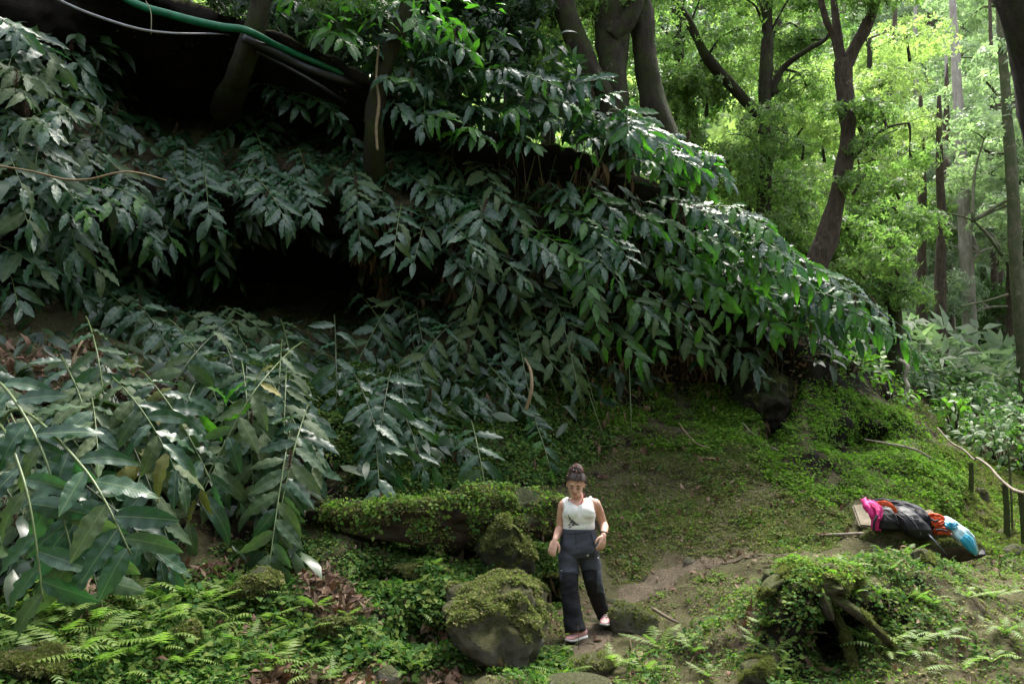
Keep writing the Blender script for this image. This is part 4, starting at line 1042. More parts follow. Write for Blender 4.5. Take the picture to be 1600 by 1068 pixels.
spread('clover', 'bright green leafy ground cover on the slope above the backpacks', 24000, B * (Zclover * 3 + .25 * Zfar * (NA > 0)) * np.clip(1 + NB * 1.5, .3, 2), SPR_T, .048, CM['clover'])
spread('clover', 'light green low plants spread over the forest floor', 26000, B * (Zright * 1.0 + Zlitter * 1.8 + Zleft * .5 + .5) * np.clip(.45 + NB * 2.5, .08, 1.5) * (upz > .2), SPR_T, .034, CM['clover'])
spread('creeper', 'dark glossy creeping plants over the lower left bank', 17000, B * (Zleft * 1.5 + Zcliff * .12 * (QPY > 480) + Zlitter * .15 + Zright * .4) * np.clip(.3 + NA * 2.5 + NB, 0, 1.5), SPR_T, .046, CM['ivy'])
spread('moss', 'yellow green moss over the forest floor', 46000, B * (Zright * 1.4 + Zleft * .9 + Zlitter * 2.2 + Zfar * .15 + .5) * np.clip(.6 + NA * 1.8 + NB, .12, 1.6) * (upz > .25), MOSS_T, .026, CM['moss'])
spread('creeping_leaves', 'tiny pale leaves creeping over soil and moss', 46000, B * (Zright * 1.3 + Zleft * .9 + Zlitter * 3.0 + Zclover * .3 + .4) * np.clip(.7 + NB * 1.5, .15, 1.5) * (upz > .15), CREEP_T, .034, CM['small'])
spread('creeping_leaves', 'small yellow green plants sprinkled over the litter slope', 15000, B * Zlitter * np.clip(.4 + NB * 2 + NA, .05, 2), CREEP_T, .036, CM['small'])
spread('moss', 'moss and short grass on the litter slope', 12000, B * Zlitter * np.clip(.5 + NA * 2, .15, 2), MOSS_T, .026, CM['small'])
Zedge = zone([(1440,690),(1640,740),(1640,880),(1500,860),(1380,800)])
spread('grass', 'thin yellow green grass on the slope by the fence stakes', 9000, inview * Zedge, MOSS_T, .040, CM['moss'])
spread('creeping_leaves', 'small plants on the slope by the fence stakes', 5000, inview * Zedge * np.clip(.5 + NB * 2, .1, 2), CREEP_T, .045, CM['clover'])
Zll = zone([(-60,900),(400,880),(700,900),(720,1080),(-60,1080)])
spread('creeper', 'broad leaved dark weeds in tufts among the lower left ferns', 1500, B * Zll * np.clip(NB * 4, 0, 2), SPR_T, .070, CM['ivy'])
Zfoot = zone([(280,560),(900,590),(960,700),(880,760),(560,760),(480,700),(300,640)])
spread('creeper', 'leafy creeping plants at the foot of the ginger bank', 7000, inview * Zfoot * (QC[:, 1] < 12), SPR_T, .055, CM['ivy'])
Zund = zone([(930,590),(1200,610),(1200,720),(1000,700),(900,650)])
spread('clover', 'green seedlings on the earth just under the ginger', 3500, inview * Zund * np.clip(.6 + NB * 2, .1, 2), SPR_T, .05, CM['clover'])
# grass on the far clearing
Zclear = zone([(1405,600),(1510,590),(1530,700),(1450,720),(1400,640)])
spread('grass', 'short trampled grass of the clearing up the valley', 14000, inview * (Zclear * 1.0 + (Zfar & (QPX > 1400)) * .12), MOSS_T, .05, CM['moss'])
# dry leaves
LIT_T = []
for s_ in range(6):
    v_, f_ = leaf_template([.1, .5, -.3, .8, .3, -.6][s_], [.2, .16, .24, .2, .3, .18][s_], .05, [.3, .6, .2, .5, -.3, .4][s_], [.3, 1.0, -.6, .5, 1.4, -.3][s_], 4, s_ + 60, 1 if s_ % 2 else 2)
    LIT_T.append((v_, f_))
def litter(n, w, size, label, mat=CM['litter']):
    p, nn, k = sample_ground(n, w)
    z = nrm(nn + rand_unit(n) * .32)
    tm_ = [leaf_template(.3, .25, 0, .5, .5, 3, 70, 1), leaf_template(-.2, .2, 0, -.4, -.5, 3, 71, 1)] if size < .05 else LIT_T
    return tag(scatter('dry_leaves', tm_, p + nn * .012, frames(rand_unit(n), z), size * rng.uniform(.5, 1.5, n), mats=[mat]), label, kind='stuff')
litter(9000, inview * nearw * (Zlitter * 2.2 + Zright * .6 + Zleft * .8 + (path_dist(QC) < .4) * 1.0 + .3) * np.clip(.5 + NB * 2, .1, 2) * (upz > .2), .065, 'brown dry leaves fallen over the forest floor')
litter(2600, inview * nearw * Zll * np.clip(-NB * 4, .05, 2), .07, 'brown leaf litter in the gaps between the lower left ferns')
litter(240, inview * nearw * (Zlitter * 1.5 + Zright * 1.0 + Zleft * 1.0) * (NA > .1) * (upz > .55), .085, 'large pinkish brown dry leaves on the ground')
litter(26000, inview * nearw * (Zlitter * 2.5 + Zright * .5 + Zleft * .5 + (path_dist(QC) < .5) * 1.2 + .4) * np.clip(.6 + NB * 2, .1, 2) * (upz > .15), .032, 'crumbled bits of brown leaf on the slope')
litter(2600, inview * zone([(0,540),(130,540),(260,620),(240,740),(60,700),(0,640)]) + inview * Zcliff * .25 * (QPY > 540), .085, 'dead ginger leaves and litter under the left canes')
# bits of twig and straw on the ground and the path
tw = [tube_vf([(0, 0, 0), (.4, .05, .03), (1, 0, 0)], [.014, .012, .006], 3)]
p, nn, k = sample_ground(3200, inview * nearw * (Zlitter * 2 + Zright * .5 + Zleft * .6 + (path_dist(QC) < .4) * 3 + .1) * (upz > .2))
tag(scatter('twigs', tw, p + nn * .012, frames(rand_unit(len(p)) * np.array([1, 1, .25]), nn), rng.uniform(.05, .2, len(p)), mats=[plain('dry_twig', (.14, .10, .07), .9)]), 'thin dry twigs scattered over soil and path', kind='stuff')
# ferns ---------------------------------------------------------------
def frond_np(n=13, arch=.5, seed=0, wid=.22, teeth=3):
    r = random.Random(seed); V, T = [], []
    def pt(u): return Vector((u - .22 * arch * u * u, 0, arch * (u * .9 - u * u * 1.1)))
    for i in range(n):                     # rachis
        u0, u1 = i / n, (i + 1) / n
        k = len(V); a, b2 = pt(u0), pt(u1); w = .008 * (1 - u0)
        V += [a + Vector((0, w, 0)), a - Vector((0, w, 0)), b2]; T.append((k, k + 1, k + 2))
    for i in range(1, n + 1):
        u = i / (n + .6); c = pt(u); t = (pt(min(u + .05, 1)) - pt(u - .05)).normalized()
        L = wid * (math.sin(math.pi * (u * .88 + .10)) ** .8) * r.uniform(.85, 1.1)
        for sd in (1, -1):
            d = (Vector((0, sd, 0)) * .92 + t * .42 + Vector((0, 0, -.16 + r.uniform(-.12, .12)))).normalized()
            w = .38 / n * (1.05 + .1 * teeth)
            wv = t * w
            prev = (c - wv * .6, c + wv * .6)
            k = len(V)                     # toothed pinna as a strip
            ns_ = teeth
            V += [prev[0], prev[1]]
            for q in range(1, ns_ + 1):
                f = q / ns_; m_ = c + d * L * f - Vector((0, 0, .10 * L * f * f)); ww = wv * (1 - f) * .75 * (1.25 if q % 2 else .8)
                if q == ns_: V.append(m_); T.append((k, k + 1, len(V) - 1))
                else:
                    V += [m_ - ww, m_ + ww]; T.append((k, k + 1, len(V) - 1)); T.append((k, len(V) - 1, len(V) - 2)); k = len(V) - 2
    return np.array([tuple(v) for v in V]), [np.zeros((0, 4), int), np.array(T)]
FROND = [frond_np(13, .55, 1), frond_np(14, .35, 2, .26), frond_np(12, .8, 3, .20), frond_np(15, .2, 4, .24)]
FROND_S = [frond_np(9, .5, 11, .24, 1), frond_np(8, .3, 12, .28, 1), frond_np(10, .7, 13, .22, 1)]
FROND_M = [mesh_np('frond', *f, mats=[CM['fern']]) for f in FROND]
def fern(px_, py_, size, n, label, group, lean=None):
    h, hn = hit(px_, py_)
    root = empty('fern', h + Vector((0, 0, -.01)), label, 'fern', group)
    a0 = random.random() * 6.28
    for i in range(n):
        a = a0 + i * 6.283 / n + random.uniform(-.35, .35)
        if lean is not None and random.random() < .7: a = lean + random.uniform(-1.0, 1.0)
        o = bpy.data.objects.new('frond', random.choice(FROND_M)); col.objects.link(o); o.parent = root
        s = size * random.uniform(.65, 1.15)
        d = Vector((math.cos(a), math.sin(a), random.uniform(.15, .8))).normalized()
        y = Vector((0, 0, 1)).cross(d).normalized(); z = d.cross(y)
        o.matrix_basis = Matrix((d, y, z)).transposed().to_4x4() @ Matrix.Diagonal((s, s, s, 1))
FG = [
 ([(60,950),(250,930),(260,1060),(60,1068)], 40, .36, 'fern in the clump right of the corner stone', 'ferns of the lower left clump'),
 ([(260,950),(420,930),(470,1068),(280,1068)], 44, .30, 'fern between the mossy stones at the lower left', 'ferns between the lower left stones'),
 ([(430,930),(560,900),(660,950),(640,1060),(480,1068)], 50, .25, 'small fern left of the large boulder', 'small ferns left of the large boulder'),
 ([(560,830),(700,830),(690,900),(580,900)], 66, .22, 'fern growing before the dark gap under the old log', 'ferns before the gap under the log'),
 ([(480,690),(640,680),(660,760),(500,760)], 60, .17, 'feathery fern under the low ginger canes', 'ferns under the low ginger canes'),
 ([(770,1010),(870,990),(900,1060),(790,1068)], 40, .24, 'fern with long fronds at the foot of the large boulder', 'ferns at the foot of the large boulder'),
 ([(930,1010),(1120,1000),(1160,1068),(950,1068)], 56, .27, 'fern beside the path at the bottom', 'ferns beside the path at the bottom'),
 ([(1150,960),(1240,980),(1240,1068),(1160,1068)], 48, .20, 'fern at the left foot of the mossy stump', 'ferns left of the stump'),
 ([(1290,870),(1420,850),(1430,940),(1320,950)], 44, .22, 'fern between the stump and the backpacks', 'ferns between stump and backpacks'),
 ([(1420,880),(1600,900),(1600,980),(1430,970)], 56, .24, 'fern on the mossy slope below the backpacks', 'ferns below the backpacks'),
 ([(1350,970),(1600,980),(1600,1068),(1350,1068)], 58, .28, 'fern in the lower right corner', 'ferns of the lower right corner'),
 ([(1290,600),(1400,620),(1480,740),(1380,730)], 62, .24, 'fern on the green slope edge near the clearing', 'ferns along the slope edge'),
 ([(1180,560),(1260,590),(1240,700),(1190,640)], 55, .20, 'fern hanging at the bare earth face', 'ferns at the bare earth face'),
]
for poly, sp, size, lab, grp in FG:
    for q in cell_points(poly, sp):
        fern(q[0], q[1], size * random.uniform(.75, 1.25), random.choice([4, 5, 6, 7]), lab, grp)
p, nn, k = sample_ground(1500, inview * nearw * offpath * (Zright * 1.2 + Zleft * 1.0 + .12 * Zclover + .1 * Zlitter + .2 * Zfar) * np.clip(.3 + NB * 2.5, 0, 1.5))
tag(scatter('small_ferns', FROND_S, p, frames(rand_unit(len(p)) * np.array([1, 1, .4]) + np.array([0, 0, .35]), np.array([0, 0, 1.0])), rng.uniform(.07, .17, len(p)), mats=[CM['ferni']]), 'small fern fronds all over the forest floor', kind='stuff')
# dark thicket behind the canes ---------------------------------------
allp = []
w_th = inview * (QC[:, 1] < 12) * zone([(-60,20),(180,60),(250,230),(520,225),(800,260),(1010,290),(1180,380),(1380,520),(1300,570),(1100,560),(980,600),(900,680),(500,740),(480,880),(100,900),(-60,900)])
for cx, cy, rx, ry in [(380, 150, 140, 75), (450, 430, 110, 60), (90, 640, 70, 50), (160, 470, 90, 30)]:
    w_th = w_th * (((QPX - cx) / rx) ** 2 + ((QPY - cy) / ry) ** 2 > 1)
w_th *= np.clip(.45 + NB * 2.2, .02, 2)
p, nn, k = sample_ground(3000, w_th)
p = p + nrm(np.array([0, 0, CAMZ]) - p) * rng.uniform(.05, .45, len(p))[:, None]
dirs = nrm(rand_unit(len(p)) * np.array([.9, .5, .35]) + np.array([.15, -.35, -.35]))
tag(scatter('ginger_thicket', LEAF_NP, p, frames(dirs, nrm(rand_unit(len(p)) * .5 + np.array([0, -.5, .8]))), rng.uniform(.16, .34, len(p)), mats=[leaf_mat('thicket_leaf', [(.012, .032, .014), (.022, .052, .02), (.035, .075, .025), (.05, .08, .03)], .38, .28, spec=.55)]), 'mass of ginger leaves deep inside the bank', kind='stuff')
# upper left leaves and the dark leaves over the hose
def leaf_cloud(n, poly, Y0, Y1, size, mat, label, name='foliage', tm=LEAF_NP):
    xs = [q[0] for q in poly]; ys = [q[1] for q in poly]; o = []
    while len(o) < n:
        x, y = random.uniform(min(xs), max(xs)), random.uniform(min(ys), max(ys))
        if in_poly(np.array([x]), np.array([y]), poly)[0]:
            q = P(x, y, random.uniform(Y0, Y1))
            if noise.noise(q * 1.8) > -.12: o.append(tuple(q))
    p = np.array(o)
    dirs = nrm(rand_unit(n) * np.array([1, .7, .6]) + np.array([.1, -.2, -.3]))
    return tag(scatter(name, tm, p, frames(dirs, nrm(rand_unit(n) * .6 + np.array([0, -.3, .8]))), size * rng.uniform(.6, 1.2, n), mats=[mat]), label, kind='stuff')
TH = bpy.data.materials['thicket_leaf']
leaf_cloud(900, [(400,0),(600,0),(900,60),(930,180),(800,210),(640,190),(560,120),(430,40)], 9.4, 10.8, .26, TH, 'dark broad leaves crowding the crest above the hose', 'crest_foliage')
leaf_cloud(260, [(430,-60),(760,-60),(800,60),(640,80),(440,30)], 8.6, 10, .22, GM['fresh'], 'backlit broad leaves at the top of the crest', 'crest_foliage')
# dead stems and roots hanging down the face --------------------------
p, nn, k = sample_ground(900, inview * (QC[:, 1] < 12) * Zcliff * np.clip(.3 + NB * 3, 0, 2) * ((QPY > 430) | (QPX > 700)) * (QPY < 760))
parts = []
for q, n_ in zip(p, nn):
    q = Vector(q) + Vector(n_) * .03; L = random.uniform(.15, .75); s = Vector((random.uniform(-.25, .35), random.uniform(-.3, 0), 0)) * L
    parts.append(tube_vf(smooth_path([q, q + s * .6 + Vector((0, 0, -.3 * L)), q + s * .7 + Vector((random.uniform(-.05, .05), -.02, -L))], 6), [.006, .006, .005, .005, .004, .002], 3))
tag(link('hanging_roots', mesh_np('hanging_roots', *join_vf(parts)), None, plain('dead_root', (.085, .058, .038), .9, .2, 0, .5, 8)), 'dead brown stems and roots hanging down the earth face', kind='stuff')
p, nn, k = sample_ground(900, inview * (QC[:, 1] < 12) * Zcliff * np.clip(.3 + NB * 3, 0, 2) * (QPX > 560) * (QPY > 250))
p = p + nn * .08
dirs = nrm(rand_unit(len(p)) * .35 + np.array([.05, -.15, -1]))
tag(scatter('dead_ginger_leaves', LEAF_NP, p, frames(dirs, nrm(rand_unit(len(p)) * .6 + np.array([0, -1, .2]))), rng.uniform(.12, .3, len(p)) [:, None] * np.array([1, .5, 1]), mats=[CM['litter']]), 'withered brown ginger leaves hanging under the canes', kind='stuff')
# shrubs by the clearing -----------------------------------------------
BROAD = [leaf_template(d, .24, .015, .1, tw_, 5, 80 + i, 2) for i, (d, tw_) in enumerate([(.2, .1), (.4, -.2), (.55, .2), (.3, 0)])]
SM = {'sheen': leaf_mat('shrub_leaf', [(.05, .11, .035), (.08, .15, .045), (.12, .19, .06)], .55, .35, spec=.3), 'lit': leaf_mat('shrub_leaf_light', [(.09, .19, .02), (.12, .23, .03)], .4, .45, spec=.5)}
def shrub(label, px_, py_, Y, r, h, n, leaf=.16, mat='sheen', group='shrubs by the clearing', tip=None):
    b0 = P(px_, py_, Y); g = drop(b0.x, b0.y, 12); b0.z = g
    root = empty('shrub', b0, label, 'shrub', group)
    d = rand_unit(n); d[:, 2] = np.abs(d[:, 2]); u = rng.random(n) ** .35
    q = d * u[:, None] * np.array([r, r, h])
    keep = np.array([noise.noise(Vector(v) * 2.6 + Vector((px_, 0, 0))) > -.2 for v in q]); q, d = q[keep], d[keep]
    dirs = nrm(d * np.array([1, 1, .3]) + rand_unit(len(q)) * .6 + np.array([0, 0, -.15]))
    tag(scatter('foliage', BROAD, q, frames(dirs, nrm(rand_unit(len(q)) * .45 + np.array([0, -.15, 1]))), leaf * rng.uniform(.6, 1.2, len(q)), mats=[SM[mat]], parent=root), kind='stuff')
    parts = [tube_vf(smooth_path([(0, 0, -.05), tuple(v * .5 + np.array([0, 0, .1])), tuple(v * .95)], 6), [.016, .013, .01, .008, .006, .004], 4) for v in q[:: max(1, len(q) // 16)]]
    link('branches', mesh_np('branches', *join_vf(parts)), root, BARK2)
for a in [('pale glossy shrub right of the clearing, nearest the earth cut', 1560, 690, 12.5, .9, 1.0, 520), ('pale glossy shrub at the right edge above the fence stakes', 1620, 690, 12.2, .9, 1.25, 520),
          ('shrub at the far right corner of the clearing', 1510, 640, 14.5, .8, .95, 420), ('shrub under the tall pale trunk', 1500, 610, 17, 1.1, 1.0, 420), ('shrub under the olive trunk', 1590, 620, 15.5, 1.1, 1.2, 460),
          ('shrub behind the crooked white branch', 1440, 608, 17.5, 1.1, .9, 420), ('glossy low shrub left of the clearing', 1395, 600, 15.5, .9, .9, 420), ('glossy shrub high on the slope behind the end of the bank', 1370, 560, 17, 1.2, 1.1, 480),
          ('glossy shrub at the base of the leaning brown tree', 1330, 545, 14.5, .9, .9, 420), ('dark shrub below the paired pale trunks', 1430, 540, 21, 1.5, 1.3, 420), ('dull shrub at the foot of the thin reddish tree', 1480, 570, 21, 1.4, .9, 380), ('shrub filling the ground behind the olive trunk', 1640, 600, 18, 1.5, 1.3, 380)]:
    shrub(*a)
shrub('yellow green shrub with upright leaves in front of the pale shrubs', 1490, 640, 13.2, .35, .75, 110, .17, 'lit')
shrub('sprig of lit green leaves at the right edge', 1590, 600, 12.0, .4, .8, 80, .18, 'lit')
shrub('bright leafy plant at the end of the bank by the clearing', 1392, 650, 12.8, .5, .5, 200, .15, 'lit')
shrub('bright leafy plant in the middle of the slope edge', 1330, 620, 11.6, .5, .45, 200, .14, 'lit')
# ------------------------------------------------------------------ hoses, stakes, branches
green = plain('green_hose', (.005, .115, .05), .5, .4, 0, .35, 9)
blackp = plain('black_pipe', (.012, .012, .013), .5, .5)
tube('green_hose', [P(120, -60, 8.5), P(200, 0, 8.45), P(270, 24, 8.4), P(340, 41, 8.4), P(386, 48, 8.45), P(430, 70, 9.0), P(470, 88, 9.3), P(510, 104, 9.4), P(552, 122, 9.5), P(660, 158, 9.9)], [.044, .044, .044, .044, .042, .038, .038, .036, .036, .034], green, None, 12, 80)
tag(bpy.data.objects['green_hose'], 'thick green hose slung across the top of the dark hollow', 'hose')
o = tube('black_pipe', [P(380, 60, 8.7), P(412, 74, 8.9), P(460, 98, 9.25), P(500, 114, 9.3), P(545, 128, 9.45), P(600, 140, 9.8)], [.05] * 6, blackp, None, 12, 50); tag(o, 'black pipe running just below the green hose', 'pipe')
o = tube('black_cable', [P(400, 80, 8.9), P(450, 106, 9.2), P(500, 134, 9.3), P(540, 160, 9.6)], [.022] * 4, blackp, None, 8, 40); tag(o, 'thin dark cable under the black pipe', 'cable')
o = tube('grey_cable', [P(60, -20, 8.0), P(100, 4, 8.0), P(150, 25, 8.05), P(215, 45, 8.1), P(270, 52, 8.3), P(330, 53, 8.9), P(380, 56, 9.6)], [.014, .015, .016, .015, .012, .011, .01], plain('grey_cable', (.22, .22, .23), .5), None, 8, 60); tag(o, 'pale grey cable sagging left of the green hose', 'cable')
o = tube('hanging_stem', [P(228, 2, 8.3), P(236, 20, 8.3), P(236, 54, 8.3)], [.006, .005, .004], plain('dry_stem', (.25, .24, .15), .8), None, 5, 14); tag(o, 'dry pale stem hanging over the green hose', 'stem')
vine = plain('brown_vine', (.17, .12, .06), .7)
for lab, pl, r in [('long ochre vine crossing the left edge below the top canes', [(-10, 258, 6.4), (50, 268, 6.4), (100, 280, 6.45), (140, 280, 6.5), (200, 268, 6.6), (260, 282, 6.8)], .009),
                   ('brown vine curving up from the leaf litter', [(112, 590, 6.4), (114, 565, 6.4), (124, 540, 6.5), (140, 520, 6.7)], .010),
                   ('thick brown root loop below the spread canes', [(822, 640, 8.4), (830, 610, 8.4), (829, 580, 8.5), (820, 560, 8.7)], .016),
                   ('dry stalk standing before the leaning trunk', [(590, 235, 9.1), (588, 200, 9.1), (592, 160, 9.1), (588, 120, 9.2), (592, 70, 9.2)], .018),
                   ('thin root trailing down the earth face', [(1060, 660, 9.8), (1085, 690, 9.6), (1110, 700, 9.6)], .008),
                   ('brown stick lying on the litter slope', [(1095, 715, 9.5), (1150, 720, 9.5), (1180, 735, 9.4)], .010)]:
    o = tube('vine', PP(pl), [r, r * 1.1, r, r * .6], vine, None, 6, 30, .3); tag(o, lab, 'vine')
tag(link('seed_plume', SPIKES[0], None), None)
bpy.data.objects.remove(bpy.data.objects['seed_plume'])
palew = plain('bleached_wood', (.26, .215, .17), .85, .2, 0, .4, 14, .6, 50)
stake = bark_mat('mossy_stake', (.05, .045, .025), (.16, .15, .08), .5, (.08, .11, .03), 8)
for lab, a, b_, r in [('mossy stake at the upper end of the rail', (1516, 772, 10.2), (1517, 722, 10.2), .030),
                      ('mossy stake in the middle of the rail', (1571, 815, 9.4), (1570, 755, 9.4), .034),
                      ('mossy stake at the right edge under the rail', (1600, 835, 9.0), (1595, 768, 9.0), .036),
                      ('thin bare stick standing behind the middle stake', (1576, 765, 9.6), (1575, 700, 9.7), .012)]:
    A, B_ = P(*a), P(*b_); A.z = min(A.z, drop(A.x, A.y) - .05)
    o = tube('fence_stake', [A, (A + B_) / 2 + Vector((.01, 0, 0)), B_], [r * 1.05, r, r * .95], stake, None, 10, 12, .12); tag(o, lab, 'stake', 'stakes of the rough fence')
o = tube('rail_branch', [P(1465, 668, 11.2), P(1485, 690, 10.8), P(1505, 702, 10.4), P(1522, 718, 10.2), P(1526, 715, 10.1), P(1545, 728, 9.8), P(1560, 745, 9.5), P(1572, 756, 9.35), P(1592, 768, 9.0), P(1640, 775, 8.6)], [.009, .012, .014, .011, .013, .016, .016, .015, .017, .015], palew, None, 10, 60, .3); tag(o, 'bleached crooked branch used as a fence rail', 'branch')
o = tube('crooked_branch', [P(1405, 562, 13.0), P(1417, 572, 12.9), P(1414, 590, 12.9), P(1419, 603, 12.8), P(1415, 615, 12.8), P(1428, 632, 12.6)], [.020, .030, .022, .030, .020, .012], plain('pale_lichen_wood', (.26, .23, .18), .85, .2, 0, .35, 8, .6, 40), None, 10, 50, .5); tag(o, 'twisted pale branch standing at the edge of the clearing', 'branch')
o = tube('dead_branch', [P(1350, 686, 10.3), P(1400, 695, 10.1), P(1430, 702, 9.9), P(1455, 715, 9.8)], [.008, .014, .016, .010], palew, None, 8, 30, .3); tag(o, 'pale dead branch lying in the clover', 'branch')
o = tube('dead_branch', [P(1160, 660, 10.2), P(1190, 690, 9.9), P(1235, 712, 9.7), P(1275, 735, 9.5)], [.006, .010, .010, .006], palew, None, 6, 30, .3); tag(o, 'thin pale branch lying down the litter slope', 'branch')
o = tube('fallen_stick', [P(1282, 835, 8.3), P(1320, 834, 8.3), P(1372, 832, 8.35)], [.010, .016, .018], palew, None, 8, 16, .2); tag(o, 'straight bleached stick lying left of the bench log', 'stick')
o = tube('dead_branch', [P(1020, 950, 6.9), P(1045, 965, 6.75), P(1060, 972, 6.7)], [.014, .012, .010], plain('grey_twig', (.12, .09, .065), .9), None, 8, 16, .3); tag(o, 'dark twig lying right of the smooth boulder', 'branch')
# ------------------------------------------------------------------ the walking person
def fuse(parts, voxel, smooth=4, disp=None):
    V, Fs = join_vf(parts)
    me = mesh_np('tmp', V, [f for f in Fs if len(f)])
    o = bpy.data.objects.new('tmp', me); col.objects.link(o)
    m = o.modifiers.new('r', 'REMESH'); m.mode = 'VOXEL'; m.voxel_size = voxel
    s = o.modifiers.new('s', 'SMOOTH'); s.iterations = smooth; s.factor = .5
    dg = bpy.context.evaluated_depsgraph_get()
    r = bpy.data.meshes.new_from_object(o.evaluated_get(dg))
    n = len(r.vertices); v = np.empty(n * 3, dtype=np.float32); r.vertices.foreach_get('co', v)
    f = np.empty(len(r.loops), dtype=np.int32); r.loops.foreach_get('vertex_index', f)
    bpy.data.objects.remove(o); bpy.data.meshes.remove(me); bpy.data.meshes.remove(r)
    return v.reshape(-1, 3).astype(float), f.reshape(-1, 4)
def ell(c, r, R=None, sub=3):
    V, Fc = ICO[sub]; V = V * np.array(r)
    if R is not None: V = V @ np.array(R).T
    return V + np.array(c), [np.zeros((0, 4), int), Fc]
def loft(rings, sides=20):
    """rings: (centre, half width x, half depth y) stacked up or down; level rings"""
    V = []
    for c, a, b in rings:
        for k in range(sides):
            th = 2 * math.pi * k / sides
            ca, sa = math.cos(th), math.sin(th)
            V.append((c[0] + a * math.copysign(abs(ca) ** .85, ca), c[1] + b * math.copysign(abs(sa) ** .85, sa), c[2]))
    n = len(rings); Q = [(i * sides + k, i * sides + (k + 1) % sides, (i + 1) * sides + (k + 1) % sides, (i + 1) * sides + k) for i in range(n - 1) for k in range(sides)]
    V.append(tuple(rings[0][0])); V.append(tuple(rings[-1][0])); c0, c1 = len(V) - 2, len(V) - 1
    T = [(c0, (k + 1) % sides, k) for k in range(sides)] + [(c1, (n - 1) * sides + k, (n - 1) * sides + (k + 1) % sides) for k in range(sides)]
    V = np.array(V)
    return V, [np.array(Q), np.array(T)]
_hr = hit(902, 1003)[0]; _hl = hit(946, 981)[0]
YB = _hr.y + .16
def J(x, y, d=0.0): return P(x, y, YB + d)
px2m = YB / 1234.0
# head frame
HS = .95
HC = J(899.5, 756, -.03)
HR = (Matrix.Rotation(math.radians(-10), 3, 'Z') @ Matrix.Rotation(math.radians(23), 3, 'X') @ Matrix.Rotation(math.radians(4), 3, 'Y'))
# local: x = image right, -y = facing, z = up
def H(x, f, u): return HC + HR @ (Vector((x, -f, u)) * HS)
HRn = np.array(HR)
head = [ell(H(0, -.012, .030), (.074, .092, .086), HRn), ell(H(0, .018, -.022), (.062, .068, .078), HRn), ell(H(0, .030, -.062), (.045, .050, .042), HRn),
        ell(H(0, .060, -.088), (.020, .018, .016), HRn, 2),
        ell(H(.032, .052, -.028), (.022, .022, .022), HRn, 2), ell(H(-.032, .052, -.028), (.022, .022, .022), HRn, 2),
        ell(H(0, .070, .030), (.050, .018, .012), HRn, 2),
        ell(H(0, .079, -.060), (.020, .012, .012), HRn, 2),
        tube_vf([H(0, .074, .022), H(0, .088, .002), H(0, .102, -.022), H(0, .094, -.032)], [.008, .009, .013, .009], 8),
        ell(H(.012, .090, -.028), (.007, .008, .006), HRn, 2), ell(H(-.012, .090, -.028), (.007, .008, .006), HRn, 2),
        ell(H(.076, -.008, -.010), (.009, .018, .030), HRn, 2), ell(H(-.076, -.008, -.010), (.009, .018, .030), HRn, 2)]
neck = [tube_vf([J(904.5, 789, .03), J(904, 780, .02), H(0, -.028, -.055), H(0, -.02, -.01)], [.058, .047, .047, .05], 14)]
W = lambda n: n * px2m
torso = loft([(J(904, 864, .02), W(20), .085), (J(904, 858, .02), W(26), .105), (J(904, 848, .02), W(28), .115), (J(904.5, 836, .02), W(25), .102), (J(904.5, 826, .02), W(22.5), .094),
              (J(904.5, 815, .02), W(23), .098), (J(904.5, 805, .02), W(24.5), .108), (J(905, 797, .02), W(25.5), .104), (J(905, 789, .02), W(25.5), .088), (J(905, 783, .025), W(21), .066), (J(905, 778, .03), W(12), .050)], 28)
bust = [ell(J(894.5, 800.5, -.040), (.072, .058, .066)), ell(J(915, 800.5, -.040), (.072, .058, .066)), ell(J(904.7, 799, -.03), (.06, .055, .05))]
delt = [ell(J(881, 790, .02), (.047, .048, .052)), ell(J(930, 788, .02), (.047, .048, .052)),
        tube_vf([J(890, 782, .03), J(880, 788, .02)], [.035, .040], 10), tube_vf([J(919, 781, .03), J(930, 787, .02)], [.035, .040], 10)]
def limb(pts, rad, sides=14, n=18): return tube_vf(smooth_path(pts, n), lerp_list(rad, n), sides)
armR = [limb([J(880, 790, .02), J(877, 806, .05), J(875, 825, .08)], [.044, .041, .036, .033]), limb([J(875, 825, .08), J(871.5, 833, -.01), J(867.5, 843, -.12)], [.035, .037, .030, .022])]
armL = [limb([J(931, 788, .02), J(937, 802, .07), J(943, 819, .12)], [.044, .042, .037, .034]), limb([J(943, 819, .12), J(944.5, 826, .02), J(943, 836, -.10)], [.036, .038, .030, .022])]
